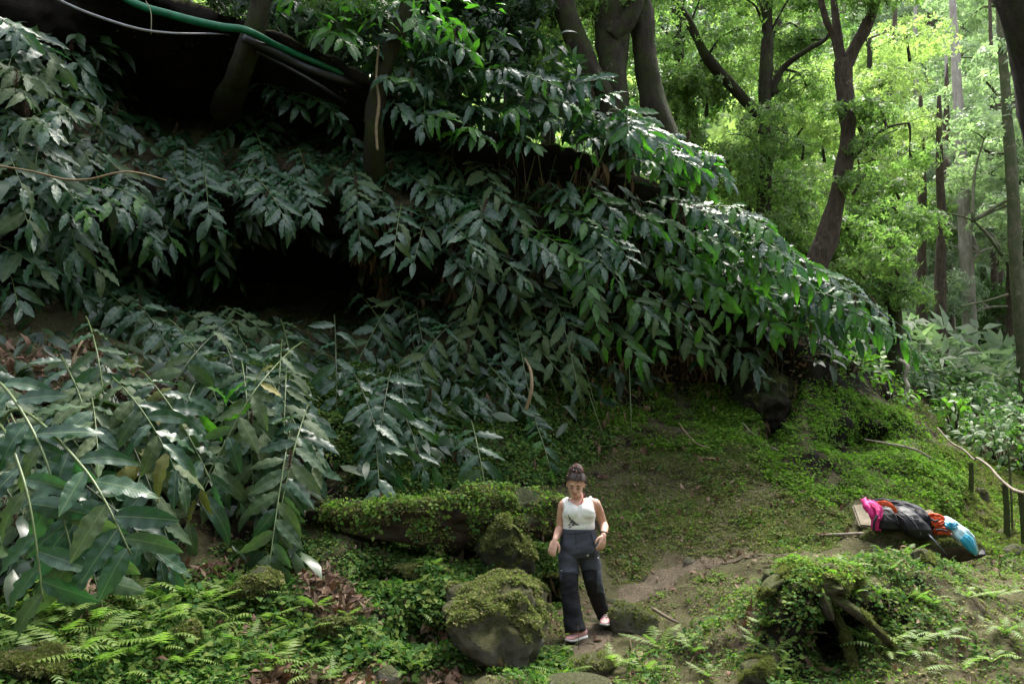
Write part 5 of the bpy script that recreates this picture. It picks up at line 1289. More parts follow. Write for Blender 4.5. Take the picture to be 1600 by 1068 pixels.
def hand(wr, dirn, palmn, thumb_side, size=1.0, curl=.35):
    """palm, four bent fingers of unequal length and a thumb from the side of the palm"""
    d = dirn.normalized(); n = (palmn - d * palmn.dot(d)).normalized(); s = d.cross(n).normalized() * thumb_side
    out = []; pc = wr + d * .042 * size
    R = np.array(Matrix((s, n, d)).transposed())
    out.append(ell(pc, (.038 * size, .015 * size, .050 * size), R))
    out.append(tube_vf([wr - d * .015, wr + d * .02, pc], [.021, .022, .02], 10))
    for i, (off, L) in enumerate([(.028, .068), (.0095, .076), (-.0095, .071), (-.028, .056)]):
        b0 = wr + d * .070 * size + s * off * size
        c = curl * (1 + .25 * i)
        p1 = b0 + (d + n * c * .5 + s * off * 3).normalized() * L * .42 * size
        p2 = p1 + (d + n * c * 1.6 + s * off * 2).normalized() * L * .32 * size
        p3 = p2 + (d + n * c * 2.6).normalized() * L * .26 * size
        out.append(tube_vf([wr + d * .045 + s * off * .8, b0, p1, p2, p3], [.009, .0098, .0090, .0082, .0062], 8))
    t0 = wr + d * .020 * size + s * .022 * size
    t1 = t0 + (d * .75 + s * .75 + n * .3).normalized() * .036 * size; t2 = t1 + (d * 1.0 + s * .25 + n * .35).normalized() * .030 * size
    t3 = t2 + (d * 1.0 + n * .3 - s * .1).normalized() * .022 * size
    out.append(tube_vf([t0, t1, t2, t3], [.014, .0115, .0100, .0072], 8))
    return out
hR = hand(J(867.5, 843, -.12), (J(862, 861, -.16) - J(867.5, 843, -.12)), Vector((.4, .8, 0)), 1, 1.0, .28)
hL = hand(J(943, 836, -.10), (J(939.5, 857, -.15) - J(943, 836, -.10)), Vector((-.55, .7, 0)), -1, 1.0, .40)
legs = [limb([J(892, 864, .02), J(889.5, 885, -.02), J(889, 907, -.06), J(892, 945, -.10), J(899, 988, -.14)], [.080, .074, .054, .050, .036], 14, 26),
        limb([J(918, 864, .03), J(922, 885, .05), J(926, 908, .06), J(935, 935, .16), J(944.5, 962, .24)], [.080, .074, .054, .050, .036], 14, 26)]
pb = Vector((J(905, 1003, -.1).x, YB - .05, P(905, 1003, YB - .12).z))
person = empty('person', pb, 'curly haired person in a white tank top and dark trousers stepping down the path', 'person')
o3 = np.array(pb)
BV, BF = fuse(head + neck + [torso] + bust + delt + armR + armL + hR + hL + legs, .0048, 4)
skin, nt, b, out = nodes('skin')
nt.links.new(ramp(nt, noise_tex(nt, 14, 4), [(.3, (.50, .27, .19)), (.7, (.60, .35, .26))]), b.inputs['Base Color'])
b.inputs['Roughness'].default_value = .5; b.inputs['Subsurface Weight'].default_value = .12; b.inputs['Subsurface Scale'].default_value = .01; b.inputs['Subsurface Radius'].default_value = (1, .35, .2)
link('body', mesh_np('body', BV - o3, [BF]), person, skin)
# tank top: a shell over the torso, cut to the photographed neckline and armholes
def garment(name, keep, off, mat, thick=.003, extra=None):
    me = mesh_np('t', BV, [BF]); nv = np.empty(len(BV) * 3, dtype=np.float32); me.vertices.foreach_get('normal', nv) if False else me.vertex_normals.foreach_get('vector', nv)
    nv = nv.reshape(-1, 3); bpy.data.meshes.remove(me)
    V = BV + nv * off
    if extra is not None: V = V + extra(V, nv)
    fk = keep[BF].all(axis=1); Fk = BF[fk]
    used = np.unique(Fk); mp = -np.ones(len(V), int); mp[used] = np.arange(len(used))
    Vo = V[used]; Fo = mp[Fk]
    Vi = BV[used] + nv[used] * (off - thick)
    # rim
    e = np.concatenate([Fo[:, [0, 1]], Fo[:, [1, 2]], Fo[:, [2, 3]], Fo[:, [3, 0]]])
    key = np.sort(e, axis=1); kk = key[:, 0] * 10 ** 7 + key[:, 1]; u, inv, cnt = np.unique(kk, return_inverse=True, return_counts=True)
    be = e[cnt[inv] == 1]; n = len(Vo)
    rim = np.stack([be[:, 1], be[:, 0], be[:, 0] + n, be[:, 1] + n], 1)
    me = mesh_np(name, np.concatenate([Vo, Vi]) - o3, [np.concatenate([Fo, Fo[:, ::-1] + n, rim])])
    return link(name, me, person, mat), Vo, Fo
bx, by = pix(BV)
ax = np.abs(bx - 902)
sw = np.interp(by, [764, 772, 782, 787, 790], [13.5, 13, 11.5, 7, 0])
scoop = (ax < sw) & (by < 790)
front = BV[:, 1] < YB + .03
scoop = scoop & front | ((np.abs(bx - 904) < 11) & (by < 779))
armcut_r = np.interp(by, [764, 785, 797, 803, 806], [923.5, 925.5, 927.5, 931, 932]); armcut_l = np.interp(by, [764, 785, 797, 803, 806], [877.5, 879.5, 881, 879, 879])
keepT = (by < 829) & (by > 764) & (bx > armcut_l) & (bx < armcut_r) & ~scoop & (BV[:, 1] > YB - .3)
hd = np.linalg.norm(BV - np.array(HC), axis=1) > .135
def fold(V, nv):
    s = np.array([noise.noise(Vector((p[0] * 9, p[1] * 9, p[2] * 34))) for p in V]); s[(by < 800)] *= .3
    return nv * (s * .0045)[:, None]
white = plain('white_cotton', (.74, .73, .69), .85, .2, 0, .03, 8, .15, 120)
tank, TVo, TFo = garment('tank_top', keepT & hd, .006, white, .004, fold)
# trousers
def tr(c, r, d): return (c, r, d)
tl = [loft([(J(904.5, 825, .02), W(24.6), .110), (J(904.5, 832, .02), W(25.6), .113), (J(904.5, 840, .02), W(27.5), .116), (J(904.5, 852, .02), W(30), .126), (J(904.5, 862, .02), W(30.5), .124), (J(904.5, 869, .02), W(29), .11)], 30),
      limb([J(890, 858, .01), J(889.5, 875, -.01), J(889, 890, -.03), J(889.5, 906, -.07), J(891.5, 935, -.09), J(895.5, 962, -.11), J(899.5, 986, -.14)], [.092, .090, .084, .078, .074, .078, .086], 22, 40),
      limb([J(919, 858, .02), J(921.5, 875, .03), J(924, 890, .03), J(926.5, 906, .02), J(932, 928, .12), J(939, 948, .20), J(944.5, 962, .24)], [.092, .090, .084, .076, .070, .066, .066], 22, 40)]
V, Fq = fuse(tl, .006, 3)
me = mesh_np('t', V, [Fq]); nv = np.empty(len(V) * 3, dtype=np.float32); me.vertex_normals.foreach_get('vector', nv); nv = nv.reshape(-1, 3); bpy.data.meshes.remove(me)
tx, ty = pix(V)
amp = np.interp(ty, [826, 840, 870, 890, 905, 940, 970, 990], [.001, .003, .010, .006, .009, .006, .011, .012])
s = np.array([noise.noise(Vector((p[0] * 10 + p[2] * 9, p[1] * 8, p[2] * 13))) + .6 * noise.noise(Vector((p[0] * 14 - p[2] * 22, p[1] * 10, p[2] * 15 + 5))) for p in V])
V = V + nv * (s * amp)[:, None]
cl, nt, b, out = nodes('slate_trouser_cloth'); nt.links.new(ramp(nt, noise_tex(nt, 300, 2), [(.3, (.030, .034, .048)), (.7, (.045, .050, .068))]), b.inputs['Base Color']); b.inputs['Roughness'].default_value = .75
blk = plain('black_trouser_cloth', (.0075, .0075, .010), .8, .35, 0, .2, 60)
Fc = Fq; fcx, fcy = tx[Fc].mean(1), ty[Fc].mean(1)
edge = np.where(fcx < 907, 893 + .25 * (fcx - 889) ** 2 / 20, 889 + .25 * (fcx - 924) ** 2 / 20)
side = ((fcx > 933) & (fcy < 925)) | ((fcx < 878) & (fcy < 905))
mi = ((fcy > edge) & ~side).astype(np.int32)
me = mesh_np('trousers', V - o3, [Fc], mats=[cl, blk]); me.polygons.foreach_set('material_index', mi)
trz = link('trousers', me, person)
TB_ = BVHTree.FromPolygons([tuple(v) for v in V], [tuple(q) for q in Fq.tolist()])
TT_ = BVHTree.FromPolygons([tuple(v) for v in TVo], [tuple(q) for q in TFo.tolist()])
def on(bvh, x, y, lift=.002):
    d = (P(x, y, 10) - CAMP).normalized(); h = bvh.ray_cast(CAMP, d)
    return (h[0] - d * lift) if h[0] is not None else P(x, y, YB - .1)
def decal(name, bvh, polys, mat, lift=.002, thick=.0):
    Vv, T = [], []
    for poly in polys:
        n = len(poly); c = (sum(p[0] for p in poly) / n, sum(p[1] for p in poly) / n); k = len(Vv); Vv.append(on(bvh, *c, lift)); pts = []
        for i in range(n):
            a, b2 = poly[i], poly[(i + 1) % n]
            pts += [a, ((a[0] + b2[0]) / 2, (a[1] + b2[1]) / 2)]
        for p in pts: Vv.append(on(bvh, *p, lift))
        m = len(pts)
        T += [(k, k + 1 + i, k + 1 + (i + 1) % m) for i in range(m)]
    return link(name, mesh_np(name, np.array([tuple(v - pb) for v in Vv]), [np.array(T)]), person, mat)
ink = plain('printed_ink', (.09, .095, .10), .9, .1, 0, .1)
fe = [[(887.3, 802.5), (890, 807), (893, 811), (895, 814), (892.5, 813.5), (889.5, 810.5), (888, 807)],
      [(891.5, 810.5), (895.5, 812), (899, 815.5), (903, 818.2), (906.5, 819.3), (903, 820.2), (899, 819.5), (896, 818), (893, 815)],
      [(892.5, 813), (895, 816.5), (891.5, 817.2), (890.3, 815)], [(895.5, 817), (898.5, 820), (894.5, 821.2), (893, 819)],
      [(890, 817.6), (893, 818.3), (890, 820), (886, 821.2)], [(891, 821), (894, 821.8), (890.5, 824), (888, 824.6)],
      [(889, 811), (890.5, 813), (888.5, 813.2)]]
decal('feather_print', TT_, fe, ink, .0025)
logo = plain('white_thread', (.75, .75, .75), .7)
decal('badge', TB_, [[(916, 867), (919.5, 865), (920.2, 867.5), (918, 868.8)]], logo, .003)
decal('badge', TB_, [[(933.6, 870), (935.6, 869), (935.6, 871.8), (933.8, 872)]], logo, .003)
decal('badge', TB_, [[(875.8, 890.6), (878.6, 889.8), (878.6, 890.6), (876, 891.4)]], logo, .003)
seam = plain('trouser_seam', (.018, .02, .028), .8)
def line_on(name, bvh, pts, r, mat, lift=.002):
    pp = [on(bvh, *p, lift) - pb for p in pts]
    V_, F_ = tube_vf(smooth_path(pp, 14), [r] * 14, 5); return link(name, mesh_np(name, V_, F_), person, mat)
line_on('pocket_seam', TB_, [(922, 829), (926, 842), (929, 852), (931, 858)], .0022, seam)
line_on('pocket_seam', TB_, [(883, 829), (880, 840), (877, 850)], .0022, seam)
line_on('fly_seam', TB_, [(899, 830), (899.5, 845), (901, 856)], .0018, seam)
line_on('waistband', TB_, [(881, 832.5), (890, 833.5), (903, 833), (917, 830), (928, 828)], .0022, seam)
line_on('thigh_seam', TB_, [(908, 866), (915, 864.5), (925, 867), (934, 869)], .0022, seam)
pinks = plain('dark_pink_strap', (.30, .035, .09), .7)
BB_ = BVHTree.FromPolygons([tuple(v) for v in BV], [tuple(q) for q in BF.tolist()])
line_on('bra_strap', BB_, [(912.8, 771), (912.3, 774), (910.5, 780), (907.3, 786), (903.5, 789.2)], .0048, pinks, .003)
line_on('bra_strap', BB_, [(890.5, 774), (889, 778), (888.7, 783), (889.6, 787)], .0035, pinks, .003)
# face
def face_bit(name, pts, r, mat, flat_=1.0, n=10):
    V_, F_ = tube_vf([p - pb for p in smooth_path(pts, n)], lerp_list(r, n), 6); return link(name, mesh_np(name, V_, F_), person, mat)
hairc, nt, b, out = nodes('curly_brown_hair'); nt.links.new(ramp(nt, noise_tex(nt, 60, 5), [(.3, (.016, .009, .007)), (.7, (.065, .034, .028))]), b.inputs['Base Color']); b.inputs['Roughness'].default_value = .5
hair_l = plain('reddish_hair_ends', (.16, .075, .06), .5, .4, 0, .35, 30)
def on_face(x, u, lift=.001):
    o_ = H(x, .25, u); d = (HR @ Vector((0, 1, 0))); h = BB_.ray_cast(o_, d); return (h[0] - d * lift) if h[0] is not None else H(x, .08, u)
brow = plain('eyebrow_hair', (.035, .02, .015), .8); lash = plain('eyelashes', (.02, .012, .01), .7); lipm = plain('lips', (.42, .13, .11), .45)
for sd in (-1, 1):
    face_bit('eyebrow', [on_face(sd * .014, .019), on_face(sd * .028, .025), on_face(sd * .046, .018)], [.0022, .0034, .0018], brow)
    face_bit('eyelashes', [on_face(sd * .017, -.001), on_face(sd * .030, -.007), on_face(sd * .044, -.001)], [.0018, .0028, .0018], lash)
    face_bit('eyelid', [on_face(sd * .018, .004), on_face(sd * .030, .007), on_face(sd * .043, .003)], [.003, .0055, .003], plain('eyelid_skin', (.40, .22, .17), .5))
    face_bit('nostril', [on_face(sd * .007, -.036, .0), on_face(sd * .010, -.036, 0)], [.0025, .002], lash)
face_bit('lips', [on_face(-.021, -.058), on_face(-.008, -.054), on_face(0, -.055), on_face(.008, -.054), on_face(.021, -.058)], [.001, .0036, .0032, .0036, .001], lipm)
face_bit('lips', [on_face(-.019, -.0595), on_face(0, -.066), on_face(.019, -.0595)], [.001, .005, .001], lipm)
# hair: cap, top knot and loose curls
Vc, Fc_ = ICO[4]; Vc = Vc.copy()
lx, lf, lu = Vc[:, 0], -Vc[:, 1], Vc[:, 2]
hl = (lf > .30) & (lu < .30 + .10 * lx ** 2 - .9 * np.clip(np.abs(lx) - .55, 0, 1)) | ((lu < -.45)) | ((lf > .12) & (lu < -.12))
Vh = Vc * np.array([.086, .106, .100])
Vh = Vh * (1 + .02 * np.array([noise.noise(Vector(v) * 5) for v in Vc]) + .03 * np.array([noise.noise(Vector(v) * 14) for v in Vc]))[:, None]
Vw = Vh @ HRn.T + np.array(H(0, -.012, .032))
fk = ~hl[Fc_].any(axis=1)
link('hair', mesh_np('hair', Vw - o3, [Fc_[fk]]), person, hairc)
cp, cpl = [], []
rs = random.Random(5)
for k in range(230):
    d = Vector((rs.gauss(0, 1), rs.gauss(0, 1), rs.gauss(0, 1) + .3)).normalized()
    c = H(.002 + d.x * .043, -.015 - d.y * .036, .122 + d.z * .034)
    ax_ = Vector((rs.gauss(0, 1), rs.gauss(0, 1), rs.gauss(0, 1))).normalized(); a1 = ax_.orthogonal().normalized(); a2 = ax_.cross(a1)
    r_ = rs.uniform(.008, .017); pts = [c + a1 * math.cos(t * .9) * r_ + a2 * math.sin(t * .9) * r_ + ax_ * (t * .0035) for t in range(9)]
    (cp if rs.random() < .6 else cpl).append(tube_vf([p - pb for p in pts], [.0030] * 9, 4))
for k in range(34):
    a = rs.uniform(0, 6.28); u0 = rs.uniform(-.02, .11)
    rr = .082 - max(0, u0 - .06) * .35
    if math.sin(a) > .35 and u0 < .07: continue            # keep the face free
    c = H(math.cos(a) * rr, math.sin(a) * (rr + .012) - .012, u0); dn = HR @ Vector((math.cos(a) * .3, 0, -.5 + u0 * 6))
    pts = [c + dn * .005 * t + Vector((math.cos(t * 1.3 + k), math.sin(t * 1.3 + k), math.sin(t))) * .0055 for t in range(9)]
    (cp if rs.random() < .75 else cpl).append(tube_vf([p - pb for p in pts], [.0026] * 9, 4))
cpart = [ell(H(.002, -.015, .125) - pb, (.043, .038, .036), HRn, 3)]
link('hair_bun', mesh_np('hair_bun', *join_vf(cpart + cp)), person, hairc)
link('curls', mesh_np('curls', *join_vf(cpl)), person, hair_l)
# bracelet
wc = J(943, 835, -.085); wd = (J(939.5, 857, -.15) - wc).normalized(); w1 = wd.orthogonal().normalized(); w2 = wd.cross(w1)
for kk, off in enumerate((0, .009)):
    pts = [wc - wd * (.012 + off) + w1 * math.cos(t / 16 * 6.2832) * .026 + w2 * math.sin(t / 16 * 6.2832) * .026 - pb for t in range(17)]
    link('bracelet', mesh_np('bracelet', *tube_vf(pts, [.0035] * 17, 6)), person, [plain('dark_cord', (.02, .02, .03), .6), plain('wrist_cord', (.09, .03, .03), .6)][kk])
# shoes
pinkm = plain('pink_knit', (.62, .33, .31), .85, .2, 0, .08, 90); solem = plain('white_sole', (.75, .73, .70), .7); sockm = plain('pink_sock', (.50, .12, .17), .9); tread = plain('dark_tread', (.05, .05, .06), .8)
def shoe(heel, toe, up, ankle):
    d = (toe - heel); L = d.length; d.normalize(); u = (up - d * up.dot(d)).normalized(); s = d.cross(u)
    def ring(x, w, z0, z1, n=16, pw=.8):
        o = []
        for k in range(n):
            t = 2 * math.pi * k / n; c, q = math.cos(t), math.sin(t)
            o.append(heel + d * x * L + s * (math.copysign(abs(c) ** pw, c) * w) + u * ((z0 + z1) / 2 + (z1 - z0) / 2 * math.copysign(abs(q) ** pw, q)) - pb)
        return o
    def lo(name, rings, mat):
        n = len(rings[0]); V_ = [tuple(v) for r_ in rings for v in r_]; Q_ = [(i * n + k, i * n + (k + 1) % n, (i + 1) * n + (k + 1) % n, (i + 1) * n + k) for i in range(len(rings) - 1) for k in range(n)]
        c0 = sum(rings[0], Vector()) / n; c1 = sum(rings[-1], Vector()) / n; V_ += [tuple(c0), tuple(c1)]
        T_ = [(len(V_) - 2, (k + 1) % n, k) for k in range(n)] + [(len(V_) - 1, (len(rings) - 1) * n + k, (len(rings) - 1) * n + (k + 1) % n) for k in range(n)]
        return link(name, mesh_np(name, np.array(V_), [np.array(Q_), np.array(T_)]), person, mat)
    lo('shoe_sole', [ring(-.03, .018, .004, .022), ring(.0, .031, 0, .034), ring(.25, .034, .0, .032), ring(.5, .037, .0, .028), ring(.75, .046, .001, .025), ring(.92, .037, .006, .026), ring(1.0, .016, .014, .028)], solem)
    lo('shoe_tread', [ring(.0, .027, -.006, .004), ring(.5, .033, -.006, .004), ring(.75, .042, -.005, .004), ring(.93, .030, .0, .008)], tread)
    lo('shoe_upper', [ring(-.02, .016, .022, .060), ring(.03, .029, .022, .082), ring(.2, .034, .022, .090), ring(.4, .036, .022, .082), ring(.6, .041, .02, .062), ring(.8, .042, .018, .046), ring(.95, .028, .02, .034), ring(.985, .014, .022, .03)], pinkm)
    V_, F_ = tube_vf([ankle - pb, heel + d * .2 * L + u * .06 - pb], [.036, .033], 12); link('sock', mesh_np('sock', V_, F_), person, sockm)
    lc = [tube_vf([heel + d * (.42 + .09 * q) * L + s * .022 * sg_[0] + u * (.087 - .012 * q) - pb, heel + d * (.45 + .09 * q) * L + s * .022 * sg_[1] + u * (.087 - .012 * q) - pb], [.0028, .0028], 5) for q in range(3) for sg_ in ((1, -1), (-1, 1))]
    link('laces', mesh_np('laces', *join_vf(lc)), person, solem)
hRt = J(914.5, 996.5, -.06); tRt = J(885, 1003.5, -.23)
shoe(hRt, tRt, Vector((.05, .05, 1)), J(899, 985, -.14))
hLt = J(951, 969, .27); tLt = J(942.5, 978.5, .04)
shoe(hLt, tLt, Vector((.05, -.12, 1)), J(944.5, 960, .24))
# ------------------------------------------------------------------ the bench log and what lies on it
YG = 8.25
gb = P(1400, 862, YG)
# bench log: thick half-buried trunk, mossy, bare broken face on the left
pts = [P(1345, 848, 8.3), P(1375, 842, 8.25), P(1400, 846, 8.2), P(1440, 850, 8.2), P(1485, 852, 8.2), P(1515, 855, 8.25), P(1528, 862, 8.3)]
root = empty('bench_log', pts[0], 'mossy fallen log used as a bench under the backpacks', 'log')
V, Fs = tube_vf(smooth_path(pts, 60), lerp_list([.08, .13, .155, .145, .135, .12, .07], 60), 28, True, .38, 12, .95)
V -= np.array(pts[0])
link('wood', mesh_np('wood', V, Fs), root, rock_mat('damp_log_wood', (.03, .02, .014), (.15, .105, .07), (.085, .095, .02), .46, 7))
TF = np.concatenate([Fs[0][:, :3], Fs[0][:, [0, 2, 3]]]); cn = np.cross(V[TF[:, 1]] - V[TF[:, 0]], V[TF[:, 2]] - V[TF[:, 0]])
if (cn * (V[TF[:, 0]] - V.mean(0)))[:, 2].sum() < 0: TF = TF[:, ::-1]
dress(root, V, TF, 1600, 'moss', .018, .45)
# weathered boards leaning behind
bw = plain('weathered_board', (.20, .17, .12), .85, .2, 0, .3, 10, .5, 40)
def slab(name, label, corners, t, mat, cat='board'):
    c = [Vector(p) for p in corners]; n = (c[1] - c[0]).cross(c[3] - c[0]).normalized() * t
    root = empty(name, c[0], label, cat)
    bm = bmesh.new(); vs = [bm.verts.new(p - c[0]) for p in c] + [bm.verts.new(p + n - c[0]) for p in c]
    for f in ((0, 1, 2, 3), (7, 6, 5, 4), (0, 4, 5, 1), (1, 5, 6, 2), (2, 6, 7, 3), (3, 7, 4, 0)): bm.faces.new([vs[i] for i in f])
    bmesh.ops.recalc_face_normals(bm, faces=bm.faces)
    bmesh.ops.bevel(bm, geom=bm.edges[:], offset=t * .35, segments=2, affect='EDGES')
    me = bpy.data.meshes.new('plank'); bm.to_mesh(me); bm.free(); me.materials.append(mat)
    link('plank', me, root); return root
slab('wooden_board', 'weathered board leaning behind the pink jacket', [P(1331, 787, 8.75), P(1395, 782, 8.75), P(1405, 826, 8.45), P(1343, 820, 8.45)], .045, bw)
slab('wooden_board', 'grey brown board showing behind the dark jacket', [P(1420, 800, 8.9), P(1455, 794, 8.9), P(1466, 806, 8.75), P(1430, 818, 8.7)], .04, bw)
def pouch(name, rings, mat, parent, sides=22, wr=.007, fr=9, seed=0, voxel=.008):
    """soft bag lofted through rings (centre pixel, Y, half width px, half depth m, tilt)"""
    Vv = []
    for (x, y, Y, w, dpt) in rings:
        c = P(x, y, Y)
        for k in range(sides):
            th = 2 * math.pi * k / sides; ca, sa = math.cos(th), math.sin(th)
            Vv.append((c[0] + w * Y / 1234 * math.copysign(abs(ca) ** .75, ca), c[1] + dpt * math.copysign(abs(sa) ** .75, sa), c[2]))
    n = len(rings); Q = [(i * sides + k, i * sides + (k + 1) % sides, (i + 1) * sides + (k + 1) % sides, (i + 1) * sides + k) for i in range(n - 1) for k in range(sides)]
    c0, c1 = len(Vv), len(Vv) + 1
    Vv += [tuple(P(*rings[0][:3])), tuple(P(*rings[-1][:3]))]
    T = [(c0, (k + 1) % sides, k) for k in range(sides)] + [(c1, (n - 1) * sides + k, (n - 1) * sides + (k + 1) % sides) for k in range(sides)]
    V_, F_ = fuse([(np.array(Vv), [np.array(Q), np.array(T)])], voxel, 3)
    c = V_.mean(0); nv = nrm(V_ - c)
    s = np.array([noise.noise(Vector(p) * fr + Vector((seed, 0, 0))) + .5 * noise.noise(Vector(p) * fr * 2.3) for p in V_])
    V_ = V_ + nv * (s * wr)[:, None]
    return link(name, mesh_np(name, V_ - np.array(parent.location), [F_]), parent, mat), V_, F_
def cloth_strip(name, pts, widths, mat, parent, fold=.018, nseg=26, across=9, seed=0, nvec=(0, -1, .25), thick=.006):
    """draped cloth band that follows pts with pleats"""
    pp = smooth_path([P(*p) for p in pts], nseg); ww = lerp_list([w * YG / 1234 for w in widths], nseg); nv = Vector(nvec).normalized()
    V = []
    for i, p in enumerate(pp):
        t = (pp[min(i + 1, nseg - 1)] - pp[max(i - 1, 0)]).normalized(); s = t.cross(nv).normalized(); n = s.cross(t)
        for k in range(across):
            f = k / (across - 1) * 2 - 1
            h = fold * (math.sin(k * 2.1 + seed + .8 * noise.noise(Vector((i * .2, seed, 0)))) + 1.2 * noise.noise(Vector((i * .3, k * .7, seed)))) + (1 - f * f) * ww[i] * .35
            V.append(p + s * f * ww[i] * (1 + .15 * noise.noise(Vector((i * .4, f, seed)))) + n * h)
    Q = [(i * across + k, i * across + k + 1, (i + 1) * across + k + 1, (i + 1) * across + k) for i in range(nseg - 1) for k in range(across - 1)]
    me = mesh_np(name, np.array([tuple(v - parent.location) for v in V]), [np.array(Q)]); o = link(name, me, parent, mat)
    m = o.modifiers.new('thick', 'SOLIDIFY'); m.thickness = thick; m.offset = 0
    return o
blkn = plain('black_ripstop', (.014, .014, .017), .6, .35, 0, .3, 30, .15, 60)
drk = plain('dark_jacket_cloth', (.014, .015, .022), .7, .3, 0, .3, 20, .3, 50)
orange = plain('orange_fabric', (.55, .075, .015), .6, .3, 0, .15, 12, .3, 40)
pink = plain('hot_pink_fabric', (.62, .035, .20), .6, .3, 0, .12, 12, .3, 40)
blue = plain('turquoise_fabric', (.015, .27, .42), .4, .5, 0, .15, 12, .2, 40)
pblue = plain('pale_blue_fabric', (.42, .60, .62), .4, .5, 0, .12, 12, .2, 40)
zipm = plain('grey_webbing', (.16, .16, .17), .6, .4)
def on_m(V_, F_, par):
    bv = BVHTree.FromPolygons([tuple(v) for v in V_], [tuple(q) for q in F_.tolist()])
    def strap(name, pts, r, mat, lift=.004, n=24):
        q = []
        for (x, y) in pts:
            d = (P(x, y, 10) - CAMP).normalized(); h = bv.ray_cast(CAMP, d); q.append((h[0] - d * lift if h[0] is not None else P(x, y, YG - .12)) - par.location)
        return link(name, mesh_np(name, *tube_vf(smooth_path(q, n), [r] * n, 6)), par, mat)
    return strap
bp1 = empty('backpack', P(1390, 828, 8.15), 'black daypack standing at the left of the pile beside the pink jacket', 'backpack')
o, V1, F1 = pouch('bag', [(1391, 829, 8.15, 17, .08), (1390, 824, 8.13, 21, .11), (1389, 812, 8.12, 20.5, .12), (1388, 802, 8.14, 18, .11), (1386, 795, 8.16, 14, .09), (1384, 790, 8.18, 9, .06), (1383, 787.5, 8.18, 4, .03)], blkn, bp1, seed=2)
st = on_m(V1, F1, bp1)
st('zip', [(1374, 800), (1384, 795), (1398, 803), (1404, 818)], .004, zipm); st('pocket_seam', [(1372, 815), (1380, 812), (1398, 815), (1406, 820)], .0035, drk)
st('zip_pull', [(1385, 805), (1388, 808), (1393, 811)], .0045, zipm); st('haul_loop', [(1380, 790), (1384, 785), (1389, 790)], .005, drk)
bp2 = empty('backpack', P(1430, 838, 8.1), 'large black rucksack slumped to the right across the log', 'backpack')
o, V2, F2 = pouch('bag', [(1441, 842, 8.03, 10, .06), (1438, 838, 8.02, 17, .09), (1430, 826, 8.02, 22, .12), (1422, 814, 8.05, 21, .13), (1414, 803, 8.08, 17, .12), (1409, 795, 8.12, 12, .09), (1406, 791, 8.14, 6, .05)], blkn, bp2, seed=5, wr=.010)
st = on_m(V2, F2, bp2)
st('zip', [(1408, 798), (1418, 805), (1430, 818), (1440, 835)], .004, zipm); st('shoulder_strap', [(1400, 803), (1412, 812), (1422, 830), (1432, 842)], .008, drk); st('compression_strap', [(1411, 822), (1424, 812), (1436, 812)], .004, drk)
st('buckle', [(1424, 807), (1428, 813)], .006, zipm, n=6)
pj = empty('pink_jacket', P(1370, 828, 8.2), 'hot pink jacket hanging over the left end of the pile', 'jacket')
cloth_strip('jacket_body', [(1350, 784, 8.35), (1357, 785, 8.2), (1366, 797, 8.1), (1370, 812, 8.08), (1368, 828, 8.1)], [6, 10, 11, 8, 6], pink, pj, seed=1)
cloth_strip('sleeve', [(1355, 785, 8.25), (1366, 788, 8.12), (1374, 797, 8.05), (1373, 812, 8.0)], [4, 6, 6, 3], pink, pj, seed=4)
link('black_trim', mesh_np('black_trim', *tube_vf([p - pj.location for p in smooth_path([P(1371, 805, 8.0), P(1366, 815, 7.99), P(1365, 829, 8.0)], 16)], [.012] * 16, 6)), pj, drk)
dj = empty('dark_jacket', P(1420, 800, 8.3), 'dark jacket thrown over the top of both backpacks', 'jacket')
cloth_strip('jacket_body', [(1358, 785, 8.4), (1375, 784, 8.3), (1395, 788, 8.25), (1412, 790, 8.2), (1430, 797, 8.12), (1442, 808, 8.05), (1450, 816, 8.05)], [4, 6, 8, 10, 13, 11, 6], drk, dj, fold=.022, seed=7, nvec=(.2, -.7, .7))
cloth_strip('sleeve', [(1432, 796, 8.1), (1444, 808, 8.0), (1448, 818, 8.0), (1446, 832, 8.02)], [6, 7, 5, 4], drk, dj, seed=8)
ob = empty('orange_bandana', P(1385, 788, 8.1), 'orange cloth tucked behind the top of the small daypack', 'cloth')
cloth_strip('cloth_band', [(1370, 787, 8.12), (1380, 785.5, 8.05), (1391, 789, 8.02), (1398, 796, 8.0), (1400, 801, 8.0)], [3, 4, 3.5, 3, 2], orange, ob, fold=.01, seed=3)
oj = empty('orange_jacket', P(1465, 832, 8.15), 'crumpled orange garment with black stripes right of the rucksack', 'jacket')
for i, (pl, w, m) in enumerate([([(1450, 812, 8.15), (1458, 808, 8.1), (1468, 810, 8.08), (1472, 818, 8.06)], [5, 7, 7, 4], orange),
                             ([(1449, 820, 8.1), (1458, 816, 8.03), (1466, 820, 8.0), (1474, 816, 8.05)], [4, 5, 5, 4], orange),
                             ([(1459, 832, 8.06), (1466, 829, 7.99), (1476, 829, 7.99), (1484, 832, 8.05)], [4, 5, 5, 3], orange)]):
    cloth_strip('cloth_fold', pl, w, m, oj, fold=.02, seed=11 + i)
for pl in ([(1455, 810, 8.0), (1461, 814, 7.97), (1466, 812, 7.97)], [(1462, 828, 7.93), (1470, 827, 7.92), (1480, 830, 7.94)]):
    link('black_stripe', mesh_np('black_stripe', *tube_vf([p - oj.location for p in smooth_path(PP(pl), 10)], [.011] * 10, 6)), oj, drk)
nb = empty('navy_cloth', P(1452, 828, 8.1), 'dark navy cloth between the rucksack and the orange garment', 'cloth')
cloth_strip('cloth_fold', [(1447, 826, 8.12), (1452, 828, 8.05), (1458, 831, 8.06)], [6, 7, 5], plain('navy_cloth', (.02, .03, .07), .8), nb, seed=21)
kt = empty('blue_cloth', P(1500, 830, 8.1), 'turquoise and pale blue cover draped off the right end of the log', 'cloth')
